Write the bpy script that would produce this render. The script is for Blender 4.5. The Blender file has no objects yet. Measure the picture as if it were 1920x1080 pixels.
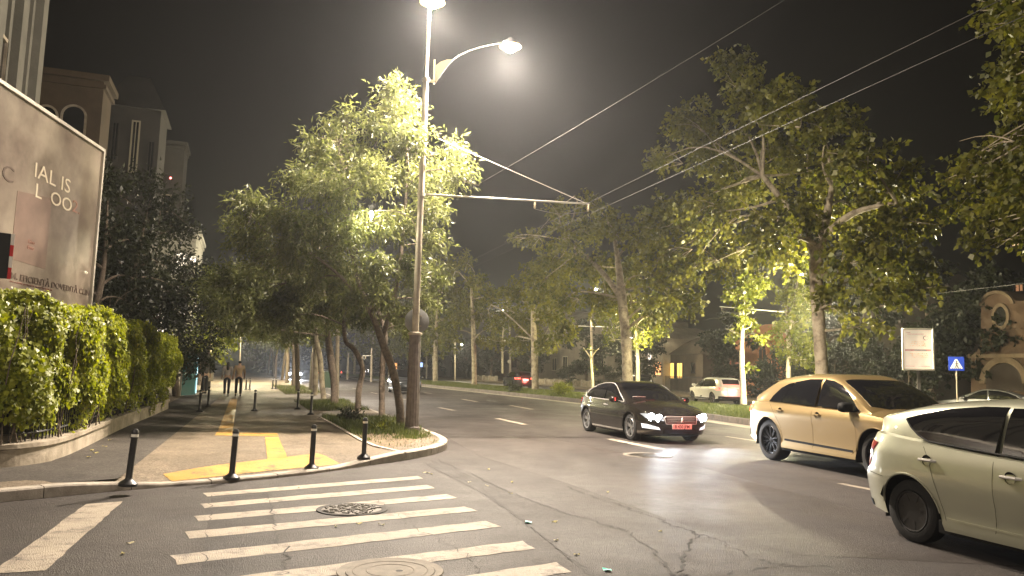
import bpy, bmesh, math, random
import numpy as np
from mathutils import Vector, Matrix

# ------------------------------------------------------------------ camera
SC = bpy.context.scene
COL = SC.collection
YAW, F, CH = math.radians(18.7), 1450.0, 1.6
PITCH, ROLL = math.atan(158 / F), math.radians(1.6)
_f = np.array([math.sin(YAW) * math.cos(PITCH), math.cos(YAW) * math.cos(PITCH), math.sin(PITCH)])
_r0 = np.array([math.cos(YAW), -math.sin(YAW), 0.0]); _u0 = np.cross(_r0, _f)
_r = _r0 * math.cos(ROLL) + _u0 * math.sin(ROLL); _u = _u0 * math.cos(ROLL) - _r0 * math.sin(ROLL)
cd = bpy.data.cameras.new("camera"); cam = bpy.data.objects.new("camera", cd); COL.objects.link(cam)
cam.matrix_world = Matrix(((_r[0], _u[0], -_f[0], 0), (_r[1], _u[1], -_f[1], 0), (_r[2], _u[2], -_f[2], CH), (0, 0, 0, 1)))
cd.sensor_width = 36; cd.lens = F / 1920 * 36; cd.clip_start = 0.05; cd.clip_end = 2000
SC.camera = cam

# ------------------------------------------------------------------ night sky, exposure
w = bpy.data.worlds.new("World"); SC.world = w; w.use_nodes = True
nt = w.node_tree; nt.nodes.clear()
sky = nt.nodes.new('ShaderNodeTexSky'); sky.sky_type = 'NISHITA'; sky.sun_disc = False
sky.sun_elevation = math.radians(-6); sky.sun_rotation = math.radians(250)
b1 = nt.nodes.new('ShaderNodeBackground'); b1.inputs[1].default_value = 0.01
nt.links.new(sky.outputs[0], b1.inputs[0])
b2 = nt.nodes.new('ShaderNodeBackground'); b2.inputs[0].default_value = (0.0016, 0.0013, 0.0010, 1); b2.inputs[1].default_value = 1.0
ad = nt.nodes.new('ShaderNodeAddShader'); wo = nt.nodes.new('ShaderNodeOutputWorld')
nt.links.new(b1.outputs[0], ad.inputs[0]); nt.links.new(b2.outputs[0], ad.inputs[1]); nt.links.new(ad.outputs[0], wo.inputs[0])
SC.view_settings.view_transform = 'Standard'; SC.view_settings.look = 'None'
SC.view_settings.exposure = 0.48; SC.view_settings.gamma = 1.0
SC.render.engine = 'CYCLES'
cy = SC.cycles
cy.max_bounces = 5; cy.diffuse_bounces = 2; cy.glossy_bounces = 3; cy.transmission_bounces = 3; cy.volume_bounces = 0; cy.transparent_max_bounces = 6
cy.use_denoising = True; cy.sample_clamp_indirect = 4.0; cy.use_light_tree = True
HAZE = 0.0007

# ------------------------------------------------------------------ helpers
def ray(x, y): return _f * F + _r * (x - 960) - _u * (y - 540)
def G(x, y, z=0.0):
    d = ray(x, y); t = (z - CH) / d[2]; return np.array([d[0] * t, d[1] * t, z])
def AY(x, y, Y):
    d = ray(x, y); t = Y / d[1]; return np.array([d[0] * t, Y, CH + d[2] * t])
def AX(x, y, X):
    d = ray(x, y); t = X / d[0]; return np.array([X, d[1] * t, CH + d[2] * t])
PI = math.pi
def pchip(pts):
    xs = np.array([p[0] for p in pts], float); ys = np.array([p[1] for p in pts], float)
    h = np.diff(xs); dl = np.diff(ys) / h; m = np.zeros(len(xs)); m[0] = dl[0]; m[-1] = dl[-1]
    for i in range(1, len(xs) - 1):
        if dl[i - 1] * dl[i] > 0:
            w1 = 2 * h[i] + h[i - 1]; w2 = h[i] + 2 * h[i - 1]
            m[i] = (w1 + w2) / (w1 / dl[i - 1] + w2 / dl[i])
    def fn(x):
        x = np.clip(np.asarray(x, float), xs[0], xs[-1]); i = np.clip(np.searchsorted(xs, x) - 1, 0, len(h) - 1)
        t = (x - xs[i]) / h[i]; t2 = t * t; t3 = t2 * t
        r = (2 * t3 - 3 * t2 + 1) * ys[i] + (t3 - 2 * t2 + t) * h[i] * m[i] + (-2 * t3 + 3 * t2) * ys[i + 1] + (t3 - t2) * h[i] * m[i + 1]
        return float(r) if r.ndim == 0 else r
    return fn

# ---- materials
def mat(name, col, rough=0.6, metal=0.0, emit=None, es=0.0, noise=0.0, nscale=8.0, bump=0.0, bscale=60.0, coat=0.0, spec=None, col2=None, thr=None, detail=4.0, coord='Object'):
    m = bpy.data.materials.new(name); m.use_nodes = True; t = m.node_tree; p = t.nodes['Principled BSDF']
    c4 = (*col, 1); p.inputs['Base Color'].default_value = c4; p.inputs['Roughness'].default_value = rough; p.inputs['Metallic'].default_value = metal
    if spec is not None: p.inputs['Specular IOR Level'].default_value = spec
    if coat: p.inputs['Coat Weight'].default_value = coat; p.inputs['Coat Roughness'].default_value = 0.04
    if emit: p.inputs['Emission Color'].default_value = (*emit, 1); p.inputs['Emission Strength'].default_value = es
    if noise or col2 or bump:
        tc = t.nodes.new('ShaderNodeTexCoord')
    if noise or col2:
        n = t.nodes.new('ShaderNodeTexNoise'); n.inputs['Scale'].default_value = nscale; n.inputs['Detail'].default_value = detail; n.inputs['Roughness'].default_value = 0.65
        t.links.new(tc.outputs[coord], n.inputs['Vector'])
        r = t.nodes.new('ShaderNodeValToRGB')
        lo, hi = thr if thr else (0.3, 0.7)
        r.color_ramp.elements[0].position = lo; r.color_ramp.elements[1].position = hi
        r.color_ramp.elements[0].color = (*(col2 if col2 else [c * (1 - noise) for c in col]), 1)
        r.color_ramp.elements[1].color = (*(col if col2 else [min(1, c * (1 + noise)) for c in col]), 1)
        t.links.new(n.outputs['Fac'], r.inputs[0]); t.links.new(r.outputs[0], p.inputs['Base Color'])
    if bump:
        n2 = t.nodes.new('ShaderNodeTexNoise'); n2.inputs['Scale'].default_value = bscale; n2.inputs['Detail'].default_value = 3
        t.links.new(tc.outputs[coord], n2.inputs['Vector'])
        bp = t.nodes.new('ShaderNodeBump'); bp.inputs['Strength'].default_value = bump; bp.inputs['Distance'].default_value = 0.02
        t.links.new(n2.outputs['Fac'], bp.inputs['Height']); t.links.new(bp.outputs[0], p.inputs['Normal'])
    return m
def leafmat(name, c1, c2, trans=0.45):
    m = bpy.data.materials.new(name); m.use_nodes = True; t = m.node_tree; t.nodes.clear()
    at = t.nodes.new('ShaderNodeAttribute'); at.attribute_name = 'tint'
    mx = t.nodes.new('ShaderNodeValToRGB'); mx.color_ramp.elements[0].color = (*c1, 1); mx.color_ramp.elements[1].color = (*c2, 1)
    t.links.new(at.outputs['Fac'], mx.inputs[0])
    p = t.nodes.new('ShaderNodeBsdfPrincipled'); p.inputs['Roughness'].default_value = 0.45
    t.links.new(mx.outputs[0], p.inputs['Base Color'])
    tr = t.nodes.new('ShaderNodeBsdfTranslucent'); hs = t.nodes.new('ShaderNodeHueSaturation'); hs.inputs['Value'].default_value = 1.5; hs.inputs['Saturation'].default_value = 1.1
    t.links.new(mx.outputs[0], hs.inputs['Color']); t.links.new(hs.outputs[0], tr.inputs[0])
    ms = t.nodes.new('ShaderNodeMixShader'); ms.inputs[0].default_value = trans
    t.links.new(p.outputs[0], ms.inputs[1]); t.links.new(tr.outputs[0], ms.inputs[2])
    o = t.nodes.new('ShaderNodeOutputMaterial'); t.links.new(ms.outputs[0], o.inputs[0])
    return m

# ---- objects
def tag(o, label=None, cat=None, group=None, kind=None):
    if label: o['label'] = label
    if cat: o['category'] = cat
    if group: o['group'] = group
    if kind: o['kind'] = kind
    return o
def empty(name, loc=(0, 0, 0), rz=0.0, label=None, cat=None, group=None):
    o = bpy.data.objects.new(name, None); COL.objects.link(o); o.location = loc; o.rotation_euler = (0, 0, rz); o.empty_display_size = 0.2
    return tag(o, label, cat, group)
def link_mesh(name, me, m, parent=None, smooth=False):
    o = bpy.data.objects.new(name, me); COL.objects.link(o)
    for q in (m if isinstance(m, (list, tuple)) else [m]): me.materials.append(q)
    if smooth: me.polygons.foreach_set('use_smooth', np.ones(len(me.polygons), bool))
    if parent: o.parent = parent
    return o
class MB:
    def __init__(s): s.v = []; s.f = []
    def add(s, vs, fs):
        n = len(s.v); s.v += [tuple(map(float, q)) for q in vs]; s.f += [tuple(n + i for i in q) for q in fs]; return s
    def box(s, c, d, rz=0.0, bev=0.0):
        x, y, z = [q / 2 for q in d]; ca, sa = math.cos(rz), math.sin(rz)
        if bev <= 0:
            vs = [(a, b, e) for e in (-z, z) for a, b in ((-x, -y), (x, -y), (x, y), (-x, y))]
            fs = [(3, 2, 1, 0), (4, 5, 6, 7), (0, 1, 5, 4), (1, 2, 6, 5), (2, 3, 7, 6), (3, 0, 4, 7)]
        else:
            r = bev; ring = [(-x + r, -y), (x - r, -y), (x, -y + r), (x, y - r), (x - r, y), (-x + r, y), (-x, y - r), (-x, -y + r)]
            ri = [(a * (1 - r / x), b * (1 - r / y)) for a, b in ring]
            vs = [(a, b, -z) for a, b in ri] + [(a, b, -z + r) for a, b in ring] + [(a, b, z - r) for a, b in ring] + [(a, b, z) for a, b in ri]
            fs = [tuple(range(7, -1, -1)), tuple(range(24, 32))]
            for k in range(3): fs += [(k * 8 + i, k * 8 + (i + 1) % 8, k * 8 + 8 + (i + 1) % 8, k * 8 + 8 + i) for i in range(8)]
        s.add([(c[0] + ca * a - sa * b, c[1] + sa * a + ca * b, c[2] + e) for a, b, e in vs], fs); return s
    def tube(s, pts, rad, n=8, cap=True):
        P = [Vector(p) for p in pts]; R = rad if isinstance(rad, (list, tuple)) else [rad] * len(P)
        t = (P[1] - P[0]).normalized(); up = Vector((0, 0, 1)) if abs(t.z) < 0.9 else Vector((1, 0, 0)); a = t.cross(up).normalized()
        vs = []
        for i, p in enumerate(P):
            t = (P[min(i + 1, len(P) - 1)] - P[max(i - 1, 0)]).normalized()
            a = (a - t * a.dot(t)).normalized(); b = t.cross(a)
            vs += [p + (a * math.cos(2 * PI * k / n) + b * math.sin(2 * PI * k / n)) * R[i] for k in range(n)]
        fs = [(i * n + k, i * n + (k + 1) % n, (i + 1) * n + (k + 1) % n, (i + 1) * n + k) for i in range(len(P) - 1) for k in range(n)]
        if cap: fs += [tuple(range(n - 1, -1, -1)), tuple((len(P) - 1) * n + k for k in range(n))]
        s.add(vs, fs); return s
    def lathe(s, prof, c=(0, 0, 0), axis='z', n=24):
        vs = []; m = len(prof)
        for k in range(n):
            a = 2 * PI * k / n
            for r, h in prof:
                q = (r * math.cos(a), r * math.sin(a), h)
                if axis == 'y': q = (q[0], q[2], -q[1])
                if axis == 'x': q = (q[2], q[0], q[1])
                vs.append((c[0] + q[0], c[1] + q[1], c[2] + q[2]))
        fs = [(k * m + j, ((k + 1) % n) * m + j, ((k + 1) % n) * m + j + 1, k * m + j + 1) for k in range(n) for j in range(m - 1)]
        s.add(vs, fs); return s
    def prism(s, poly, z0, z1):
        n = len(poly)
        s.add([(p[0], p[1], z0) for p in poly] + [(p[0], p[1], z1) for p in poly],
              [tuple(range(n - 1, -1, -1)), tuple(range(n, 2 * n))] + [(i, (i + 1) % n, n + (i + 1) % n, n + i) for i in range(n)]); return s
    def xform(s, fn): s.v = [tuple(map(float, fn(q))) for q in s.v]; return s
    def build_each(s, name, m, parent=None, smooth=False):
        "one object for each separate piece"
        p = list(range(len(s.v)))
        def fd(i):
            while p[i] != i: p[i] = p[p[i]]; i = p[i]
            return i
        for f in s.f:
            for q in f[1:]: p[fd(q)] = fd(f[0])
        gr_ = {}
        for f in s.f: gr_.setdefault(fd(f[0]), []).append(f)
        out = []
        for fs in gr_.values():
            ix = sorted({i for f in fs for i in f}); mp = {i: k for k, i in enumerate(ix)}; q = MB(); q.v = [s.v[i] for i in ix]; q.f = [tuple(mp[i] for i in f) for f in fs]; out.append(q.build(name, m, parent, smooth))
        return out
    def build(s, name, m, parent=None, smooth=False):
        me = bpy.data.meshes.new(name); me.from_pydata(s.v, [], s.f); me.update()
        bm = bmesh.new(); bm.from_mesh(me); bmesh.ops.recalc_face_normals(bm, faces=bm.faces)
        if smooth:
            for e in bm.edges:
                if len(e.link_faces) == 2 and e.calc_face_angle() > 0.7: e.smooth = False
        bm.to_mesh(me); bm.free()
        return link_mesh(name, me, m, parent, smooth)
def flat(name, pts, z, m, parent=None):
    "one flat sheet from a world outline (may be concave)"
    bm = bmesh.new(); f = bm.faces.new([bm.verts.new((p[0], p[1], z)) for p in pts]); f.normal_update()
    if f.normal.z < 0: f.normal_flip()
    bmesh.ops.triangulate(bm, faces=[f]); me = bpy.data.meshes.new(name); bm.to_mesh(me); bm.free()
    return link_mesh(name, me, m, parent)
def leafmesh(name, V, T, m, parent=None, k=4):
    "V (n*k,3) leaf corners, T (n) tint"
    n = len(V) // k; me = bpy.data.meshes.new(name)
    me.vertices.add(n * k); me.vertices.foreach_set('co', V.astype(np.float32).ravel())
    me.loops.add(n * k); me.loops.foreach_set('vertex_index', np.arange(n * k, dtype=np.int32))
    me.polygons.add(n); me.polygons.foreach_set('loop_start', np.arange(0, n * k, k, dtype=np.int32))
    a = me.attributes.new('tint', 'FLOAT', 'FACE'); a.data.foreach_set('value', T.astype(np.float32))
    me.update(calc_edges=True)
    return link_mesh(name, me, m, parent)
def copy_tree(o, parent=None):
    c = o.copy(); COL.objects.link(c)
    if parent: c.parent = parent
    for ch in list(o.children): copy_tree(ch, c)
    return c
def text_mesh(s, size, depth=0.002, align='LEFT', bold=0.0, squeeze=1.0):
    cu = bpy.data.curves.new('lettering', 'FONT'); cu.body = s; cu.size = size; cu.extrude = depth; cu.align_x = align; cu.align_y = 'CENTER'; cu.offset = bold; cu.resolution_u = 3
    ob = bpy.data.objects.new('lettering', cu); COL.objects.link(ob); bpy.context.view_layer.update()
    me = bpy.data.meshes.new_from_object(ob.evaluated_get(bpy.context.evaluated_depsgraph_get()))
    bpy.data.objects.remove(ob); me.materials.clear()
    for v in me.vertices: v.co.x *= squeeze
    return me
def lamp_light(name, loc, power, col, parent=None, radius=0.12, spot=None, aim=None, blend=0.5):
    l = bpy.data.lights.new(name, 'SPOT' if spot else 'POINT'); l.energy = power; l.color = col; l.shadow_soft_size = radius
    if spot: l.spot_size = math.radians(spot); l.spot_blend = blend
    o = bpy.data.objects.new(name, l); COL.objects.link(o); o.location = loc
    if aim is not None: o.rotation_euler = Vector(aim).to_track_quat('-Z', 'Y').to_euler()
    if parent: o.parent = parent
    return o
RNG = np.random.default_rng(7)
# ------------------------------------------------------------------ surfaces of the place
def asphalt(name, col, var, rough, seed):
    m = bpy.data.materials.new(name); m.use_nodes = True; t = m.node_tree; p = t.nodes['Principled BSDF']; N = t.nodes.new; Lk = t.links.new
    tc = N('ShaderNodeTexCoord'); mp = N('ShaderNodeMapping'); mp.inputs['Location'].default_value = (seed, seed * 2, 0); Lk(tc.outputs['Object'], mp.inputs[0])
    def noise(sc, det, ro=0.6):
        n = N('ShaderNodeTexNoise'); n.inputs['Scale'].default_value = sc; n.inputs['Detail'].default_value = det; n.inputs['Roughness'].default_value = ro
        Lk(mp.outputs[0], n.inputs['Vector']); return n.outputs['Fac']
    def ramp(a, lo, hi, v0, v1):
        r = N('ShaderNodeMapRange'); r.inputs[1].default_value = lo; r.inputs[2].default_value = hi; r.inputs[3].default_value = v0; r.inputs[4].default_value = v1; Lk(a, r.inputs[0]); return r.outputs[0]
    def mul(a, b):
        q = N('ShaderNodeMath'); q.operation = 'MULTIPLY'; Lk(a, q.inputs[0]); Lk(b, q.inputs[1]); return q.outputs[0]
    big = ramp(noise(0.22, 5), 0.3, 0.7, 1 - var, 1 + var); mid = ramp(noise(2.2, 7, 0.75), 0.25, 0.75, 0.72, 1.28); fine = mul(ramp(noise(42, 3, 0.85), 0.32, 0.68, 0.40, 1.60), ramp(noise(15, 5, 0.8), 0.3, 0.7, 0.62, 1.38))
    vo = N('ShaderNodeTexVoronoi'); vo.inputs['Scale'].default_value = 95; Lk(mp.outputs[0], vo.inputs['Vector'])
    m2 = N('ShaderNodeMapping'); m2.inputs['Scale'].default_value = (0.9, 0.06, 1); Lk(tc.outputs['Object'], m2.inputs[0]); n3 = N('ShaderNodeTexNoise'); n3.inputs['Scale'].default_value = 1.0; n3.inputs['Detail'].default_value = 4; Lk(m2.outputs[0], n3.inputs['Vector'])
    f = mul(mul(mul(big, mid), fine), ramp(n3.outputs['Fac'], 0.3, 0.7, 0.80, 1.20))
    f = mul(f, ramp(noise(0.75, 4, 0.7), 0.58, 0.70, 1.04, 0.70))
    mx = N('ShaderNodeVectorMath'); mx.operation = 'SCALE'; mx.inputs[0].default_value = col; Lk(f, mx.inputs['Scale']); Lk(mx.outputs[0], p.inputs['Base Color'])
    p.inputs['Specular IOR Level'].default_value = 0.26; rr = ramp(noise(0.5, 5, 0.7), 0.3, 0.7, rough - 0.10, rough + 0.14); Lk(rr, p.inputs['Roughness'])
    bp = N('ShaderNodeBump'); bp.inputs['Strength'].default_value = 0.8; bp.inputs['Distance'].default_value = 0.008
    ad2 = N('ShaderNodeMath'); ad2.operation = 'ADD'; Lk(vo.outputs['Distance'], ad2.inputs[0]); Lk(noise(28, 3), ad2.inputs[1]); Lk(ad2.outputs[0], bp.inputs['Height'])
    Lk(bp.outputs[0], p.inputs['Normal']); return m
def paint(name, col, wear):
    "road paint rubbed down to the asphalt in patches"
    m = asphalt(name, (0.07, 0.064, 0.058), 0.1, 0.5, 3.0); t = m.node_tree; p = t.nodes['Principled BSDF']; N = t.nodes.new; Lk = t.links.new
    src = p.inputs['Base Color'].links[0].from_socket; tc = N('ShaderNodeTexCoord')
    n = N('ShaderNodeTexNoise'); n.inputs['Scale'].default_value = 3.5; n.inputs['Detail'].default_value = 9; n.inputs['Roughness'].default_value = 0.78; Lk(tc.outputs['Object'], n.inputs['Vector'])
    r = N('ShaderNodeMapRange'); r.inputs[1].default_value = wear; r.inputs[2].default_value = wear + 0.16; Lk(n.outputs['Fac'], r.inputs[0])
    n2 = N('ShaderNodeTexNoise'); n2.inputs['Scale'].default_value = 1.3; n2.inputs['Detail'].default_value = 5; Lk(tc.outputs['Object'], n2.inputs['Vector'])
    cr = N('ShaderNodeValToRGB'); cr.color_ramp.elements[0].position = 0.3; cr.color_ramp.elements[1].position = 0.7
    cr.color_ramp.elements[0].color = (*[c * 0.72 for c in col], 1); cr.color_ramp.elements[1].color = (*col, 1); Lk(n2.outputs['Fac'], cr.inputs[0])
    mx = N('ShaderNodeMix'); mx.data_type = 'RGBA'; Lk(r.outputs[0], mx.inputs[0]); Lk(src, mx.inputs[6]); Lk(cr.outputs[0], mx.inputs[7]); Lk(mx.outputs[2], p.inputs['Base Color']); return m
M = {}
M['road'] = asphalt('road asphalt', (0.042, 0.0355, 0.0315), 0.28, 0.58, 0.0)
M['road_old'] = asphalt('older asphalt', (0.033, 0.028, 0.025), 0.22, 0.6, 5.0)
M['road_new'] = asphalt('patched asphalt', (0.043, 0.036, 0.032), 0.28, 0.48, 9.0)
M['walk'] = asphalt('pavement asphalt', (0.155, 0.124, 0.088), 0.24, 0.7, 12.0)
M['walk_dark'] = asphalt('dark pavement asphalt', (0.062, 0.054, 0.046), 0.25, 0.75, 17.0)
M['paint'] = paint('white road paint', (0.42, 0.36, 0.285), 0.34)
M['yellow'] = paint('yellow tactile paint', (0.52, 0.30, 0.06), 0.33)
M['kerb'] = mat('kerb concrete', (0.34, 0.30, 0.25), 0.8, noise=0.3, nscale=5, bump=0.4, bscale=70)
M['gutter'] = mat('gutter concrete', (0.30, 0.27, 0.21), 0.8, noise=0.25, nscale=3)
M['soil'] = mat('soil with straw', (0.20, 0.145, 0.085), 0.95, col2=(0.045, 0.033, 0.02), nscale=9, thr=(0.35, 0.65), detail=8, bump=0.8, bscale=40)
M['crack'] = mat('tar crack', (0.020, 0.018, 0.016), 0.8)
M['crack_soft'] = mat('worn joint', (0.030, 0.027, 0.024), 0.8, noise=0.5, nscale=30)

# ground sheet (the roadway), then what lies on it
S = 330
ground = flat('road', [(-S, -S), (S, -S), (S, S), (-S, S)], 0.0, M['road']); tag(ground, kind='structure')
def smooth_line(pts, n=6):
    P = [np.array(p, float) for p in pts]; out = []
    for i in range(len(P) - 1):
        a, b, c, d = P[max(i - 1, 0)], P[i], P[i + 1], P[min(i + 2, len(P) - 1)]
        for k in range(n):
            t = k / n; out.append(0.5 * (2 * b + (c - a) * t + (2 * a - 5 * b + 4 * c - d) * t * t + (3 * b - a - 3 * c + d) * t ** 3))
    out.append(P[-1]); return out
kerb_pts = [(-14, 3.0), (-7, 7.42), (-2.51, 10.19), (-1.28, 10.93), (-0.1, 11.42), (0.9, 12.05), (1.52, 12.6), (2.1, 13.15), (2.75, 13.75), (3.45, 14.6), (4.0, 15.7), (4.25, 17.0), (4.32, 19), (4.35, 24), (4.35, 40), (4.35, 80), (4.35, 160)]
kl = smooth_line(kerb_pts)
def kerb_h(p):
    if p[0] < -1.9: return 0.13
    if p[0] < -0.9: return 0.13 + (p[0] + 1.9) * -0.08
    if p[0] < 1.5: return 0.05
    if p[0] < 2.6: return 0.05 + (p[0] - 1.5) * 0.085
    return 0.145
def strip(line, prof, name, m, kind='structure'):
    "sweep prof [(inward offset, height factor)] along a ground line whose left-hand side is inward"
    mb = MB(); vs = []; n = len(line); k = len(prof)
    for i, p in enumerate(line):
        t = np.array(line[min(i + 1, n - 1)]) - np.array(line[max(i - 1, 0)]); t /= np.linalg.norm(t); q = np.array((-t[1], t[0]))
        for o, h in prof: vs.append((p[0] + q[0] * o, p[1] + q[1] * o, h(p) if callable(h) else h))
    mb.add(vs, [(i * k + j, (i + 1) * k + j, (i + 1) * k + j + 1, i * k + j + 1) for i in range(n - 1) for j in range(k - 1)])
    return tag(mb.build(name, m), kind=kind)
# individual kerb stones show as joints: break the line into lengths
cum = [0]
for a, b in zip(kl, kl[1:]): cum.append(cum[-1] + float(np.linalg.norm(b - a)))
def at_len(s):
    i = min(np.searchsorted(cum, s), len(cum) - 1); i = max(i, 1); t = (s - cum[i - 1]) / (cum[i] - cum[i - 1]); return kl[i - 1] * (1 - t) + kl[i] * t
kb = MB(); s = 0.0; rk = random.Random(3)
while s < 70:
    e = s + 1.0; ln = [at_len(s + 0.006 + (0.988) * q / 5) for q in range(6)]; vs = []; dz = rk.uniform(-0.006, 0.006)
    for i, p in enumerate(ln):
        t = at_len(s + (i / 5) + 0.05) - at_len(s + (i / 5) - 0.05 if s > 0.1 else s); t /= np.linalg.norm(t); q = np.array((-t[1], t[0])); h = kerb_h(p) + dz
        for o, z in ((0, -0.05), (0.004, h - 0.018), (0.02, h), (0.165, h + 0.004), (0.168, -0.05)): vs.append((p[0] + q[0] * o, p[1] + q[1] * o, z))
    kb.add(vs, [(i * 5 + j, (i + 1) * 5 + j, (i + 1) * 5 + j + 1, i * 5 + j + 1) for i in range(5) for j in range(4)] + [(4, 3, 2, 1, 0), tuple(25 + j for j in range(5))])
    s = e
tag(kb.build('kerb', M['kerb']), kind='structure')
strip([p for p in kl if p[1] > 60 and p[0] > 4], [(0, 0), (0.0, 0.13), (0.16, 0.14)], 'kerb', M['kerb'])
KL = np.array([p for p in kl]); KH = np.array([kerb_h(p) for p in kl])
def pave_h(x, y):
    d = np.hypot(KL[:, 0] - x, KL[:, 1] - y); i = int(np.argmin(d)); a = max(0, min(1, (d[i] - 0.17) / 0.8)); a = a * a * (3 - 2 * a); return KH[i] + (0.125 - KH[i]) * a
# pavement: grid between hedge wall line and kerb, following the dropped kerb
inner = []
for i, p in enumerate(kl):
    t = np.array(kl[min(i + 1, len(kl) - 1)]) - np.array(kl[max(i - 1, 0)]); t /= np.linalg.norm(t); q = np.array((-t[1], t[0])); inner.append((*(p + q * 0.166), kerb_h(p)))
mb = MB(); nI = len(inner); vs = []
for (x, y, h) in inner:
    bx, by = (-16, y + 12 + 0.55 * (x + 14)) if x < -2.2 else (-30, max(y, 14) + 6)
    for k in range(7):
        dd = [0, 0.2, 0.45, 0.8, 1.2, 3, 0][k]; L_ = math.hypot(bx - x, by - y); f = dd / L_ if k < 6 else 1
        X_, Y_ = x + (bx - x) * f, y + (by - y) * f; vs.append((X_, Y_, (pave_h(X_, Y_) if k < 5 else 0.125)))
mb.add(vs, [(i * 7 + j, (i + 1) * 7 + j, (i + 1) * 7 + j + 1, i * 7 + j + 1) for i in range(nI - 1) for j in range(6)])
tag(mb.build('pavement', M['walk']), kind='structure')
# darker resurfaced strip of pavement beside the hedge
dk = [G(300, 891, 0.13), G(330, 840, 0.13), G(352, 800, 0.13), G(372, 775, 0.13), G(395, 752, .13)]
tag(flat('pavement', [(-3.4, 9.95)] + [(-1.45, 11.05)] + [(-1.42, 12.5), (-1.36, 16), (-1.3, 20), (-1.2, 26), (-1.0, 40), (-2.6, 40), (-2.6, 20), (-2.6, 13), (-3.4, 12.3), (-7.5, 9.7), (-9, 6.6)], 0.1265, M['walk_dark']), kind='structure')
def paint_quad(name, px, z, m, wob=0.012, seed=0):
    P = [G(x, y, z)[:2] for x, y in px]; return paint_poly(name, P, z, m, wob, seed)
def paint_poly(name, P, z, m, wob=0.012, seed=0):
    r = random.Random(seed); out = []
    for i in range(len(P)):
        a, b = np.array(P[i]), np.array(P[(i + 1) % len(P)]); L = np.linalg.norm(b - a); n = max(2, int(L / 0.16))
        for k in range(n): out.append(a + (b - a) * k / n + np.array((r.uniform(-1, 1), r.uniform(-1, 1))) * wob * (1 if k else 0.3))
    return tag(flat(name, out, z, m), kind='structure')
zs = [[(380, 924.6), (783, 892.5), (794, 897.5), (389, 931)], [(375, 944.6), (800, 909), (816, 915.4), (383, 952.5)], [(362, 967.5), (837, 926.7), (858, 933.8), (372, 977.5)],
      [(347, 996.7), (871, 949.6), (895, 958), (354, 1010)], [(319, 1041), (910, 976.7), (940, 987), (333, 1059)]]
for i, q in enumerate(zs): paint_quad('road_marking', q, 0.004, M['paint'], 0.014, i)
for i, (yl, yr) in enumerate([(6.28, 7.15), (5.42, 6.30), (4.55, 5.45)]):
    paint_poly('road_marking', [(-0.45, yl), (2.6, yr), (2.6, yr - 0.33), (-0.45, yl - 0.33)], 0.004, M['paint'], 0.014, 9 + i)
paint_quad('road_marking', [(161, 945), (230, 940), (86, 1069), (-20, 1076)], 0.004, M['paint'], 0.01, 20)
for i, q in enumerate([[(1136, 823), (1150, 823), (1250, 842), (1228, 842)], [(927, 784.5), (938, 784.5), (990, 796), (979, 796)], [(818, 764), (828, 764), (857, 769.5), (847, 769.5)],
                       [(953, 760), (961, 760), (1002, 767.5), (993, 767.5)], [(863, 748.3), (870, 748.3), (899, 753.5), (892, 753.5)]]):
    paint_quad('road_marking', q, 0.004, M['paint'], 0.006, 30 + i)
for i, (x, y0) in enumerate([(8.05, 41), (7.95, 50), (12.0, 52), (12.0, 62), (8.0, 60), (8.9, 7.5), (12.4, 25.5), (12.6, 16), (12.7, 7)]):
    paint_poly('road_marking', [(x, y0), (x + .13, y0), (x + .13, y0 + 2.6), (x, y0 + 2.6)], 0.004, M['paint'], 0.006, 50 + i)
# yellow tactile guidance strips
def tactile(px, nu=40, nv=8):
    A, B, C_, D = [G(*q, 0.12 if q[1] < 850 else 0.07)[:2] for q in px]; r = random.Random(4); mb = MB(); vs = []
    for i in range(nu + 1):
        for j in range(nv + 1):
            u, v = i / nu, j / nv; p = (A * (1 - u) + B * u) * (1 - v) + (D * (1 - u) + C_ * u) * v; p = p + np.array((r.uniform(-1, 1), r.uniform(-1, 1))) * .006 * (j in (0, nv) or i in (0, nu)); vs.append((p[0], p[1], pave_h(*p) + .0065))
    mb.add(vs, [(i * (nv + 1) + j, (i + 1) * (nv + 1) + j, (i + 1) * (nv + 1) + j + 1, i * (nv + 1) + j + 1) for i in range(nu) for j in range(nv)]); return tag(mb.build('tactile_paving', M['yellow']), kind='structure')
tactile([(306, 892), (594, 856.5), (638, 868.5), (323.6, 900)])
tactile([(497, 820), (522, 820), (538.5, 864), (500.5, 868)], 12, 20)
tactile([(406, 811), (520, 813), (522, 818.6), (403, 817)], 30, 6)
paint_quad('tactile_paving', [(432, 748), (445, 748), (436, 810), (408, 810)], 0.1315, M['yellow'], 0.006, 63)
# patches and cracks of the old roadway
def crack(px, wd, m, seed, z=0.006, jit=0.05):
    r = random.Random(seed); P = smooth_line([G(x, y)[:2] for x, y in px], 10); mb = MB(); vs = []
    Q = [p + np.array((r.gauss(0, jit), r.gauss(0, jit))) * 0.5 for p in P]
    for i, p in enumerate(Q):
        t = Q[min(i + 1, len(Q) - 1)] - Q[max(i - 1, 0)]; t /= np.linalg.norm(t); q = np.array((-t[1], t[0])) * wd * 0.8 * r.uniform(0.1, 1.0)
        vs += [(*(p + q), z), (*(p - q), z)]
    mb.add(vs, [(2 * i, 2 * i + 2, 2 * i + 3, 2 * i + 1) for i in range(len(Q) - 1)]); return tag(mb.build('road_crack', m), kind='structure')
crack([(820, 862), (880, 888), (960, 925), (1040, 955), (1140, 985), (1180, 1000), (1230, 1040), (1262, 1080)], 0.022, M['crack'], 1)
crack([(1060, 912), (1110, 930), (1165, 948), (1210, 965), (1270, 988), (1306, 1003), (1290, 1020), (1280, 1045), (1275, 1080)], 0.024, M['crack'], 2)
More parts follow.
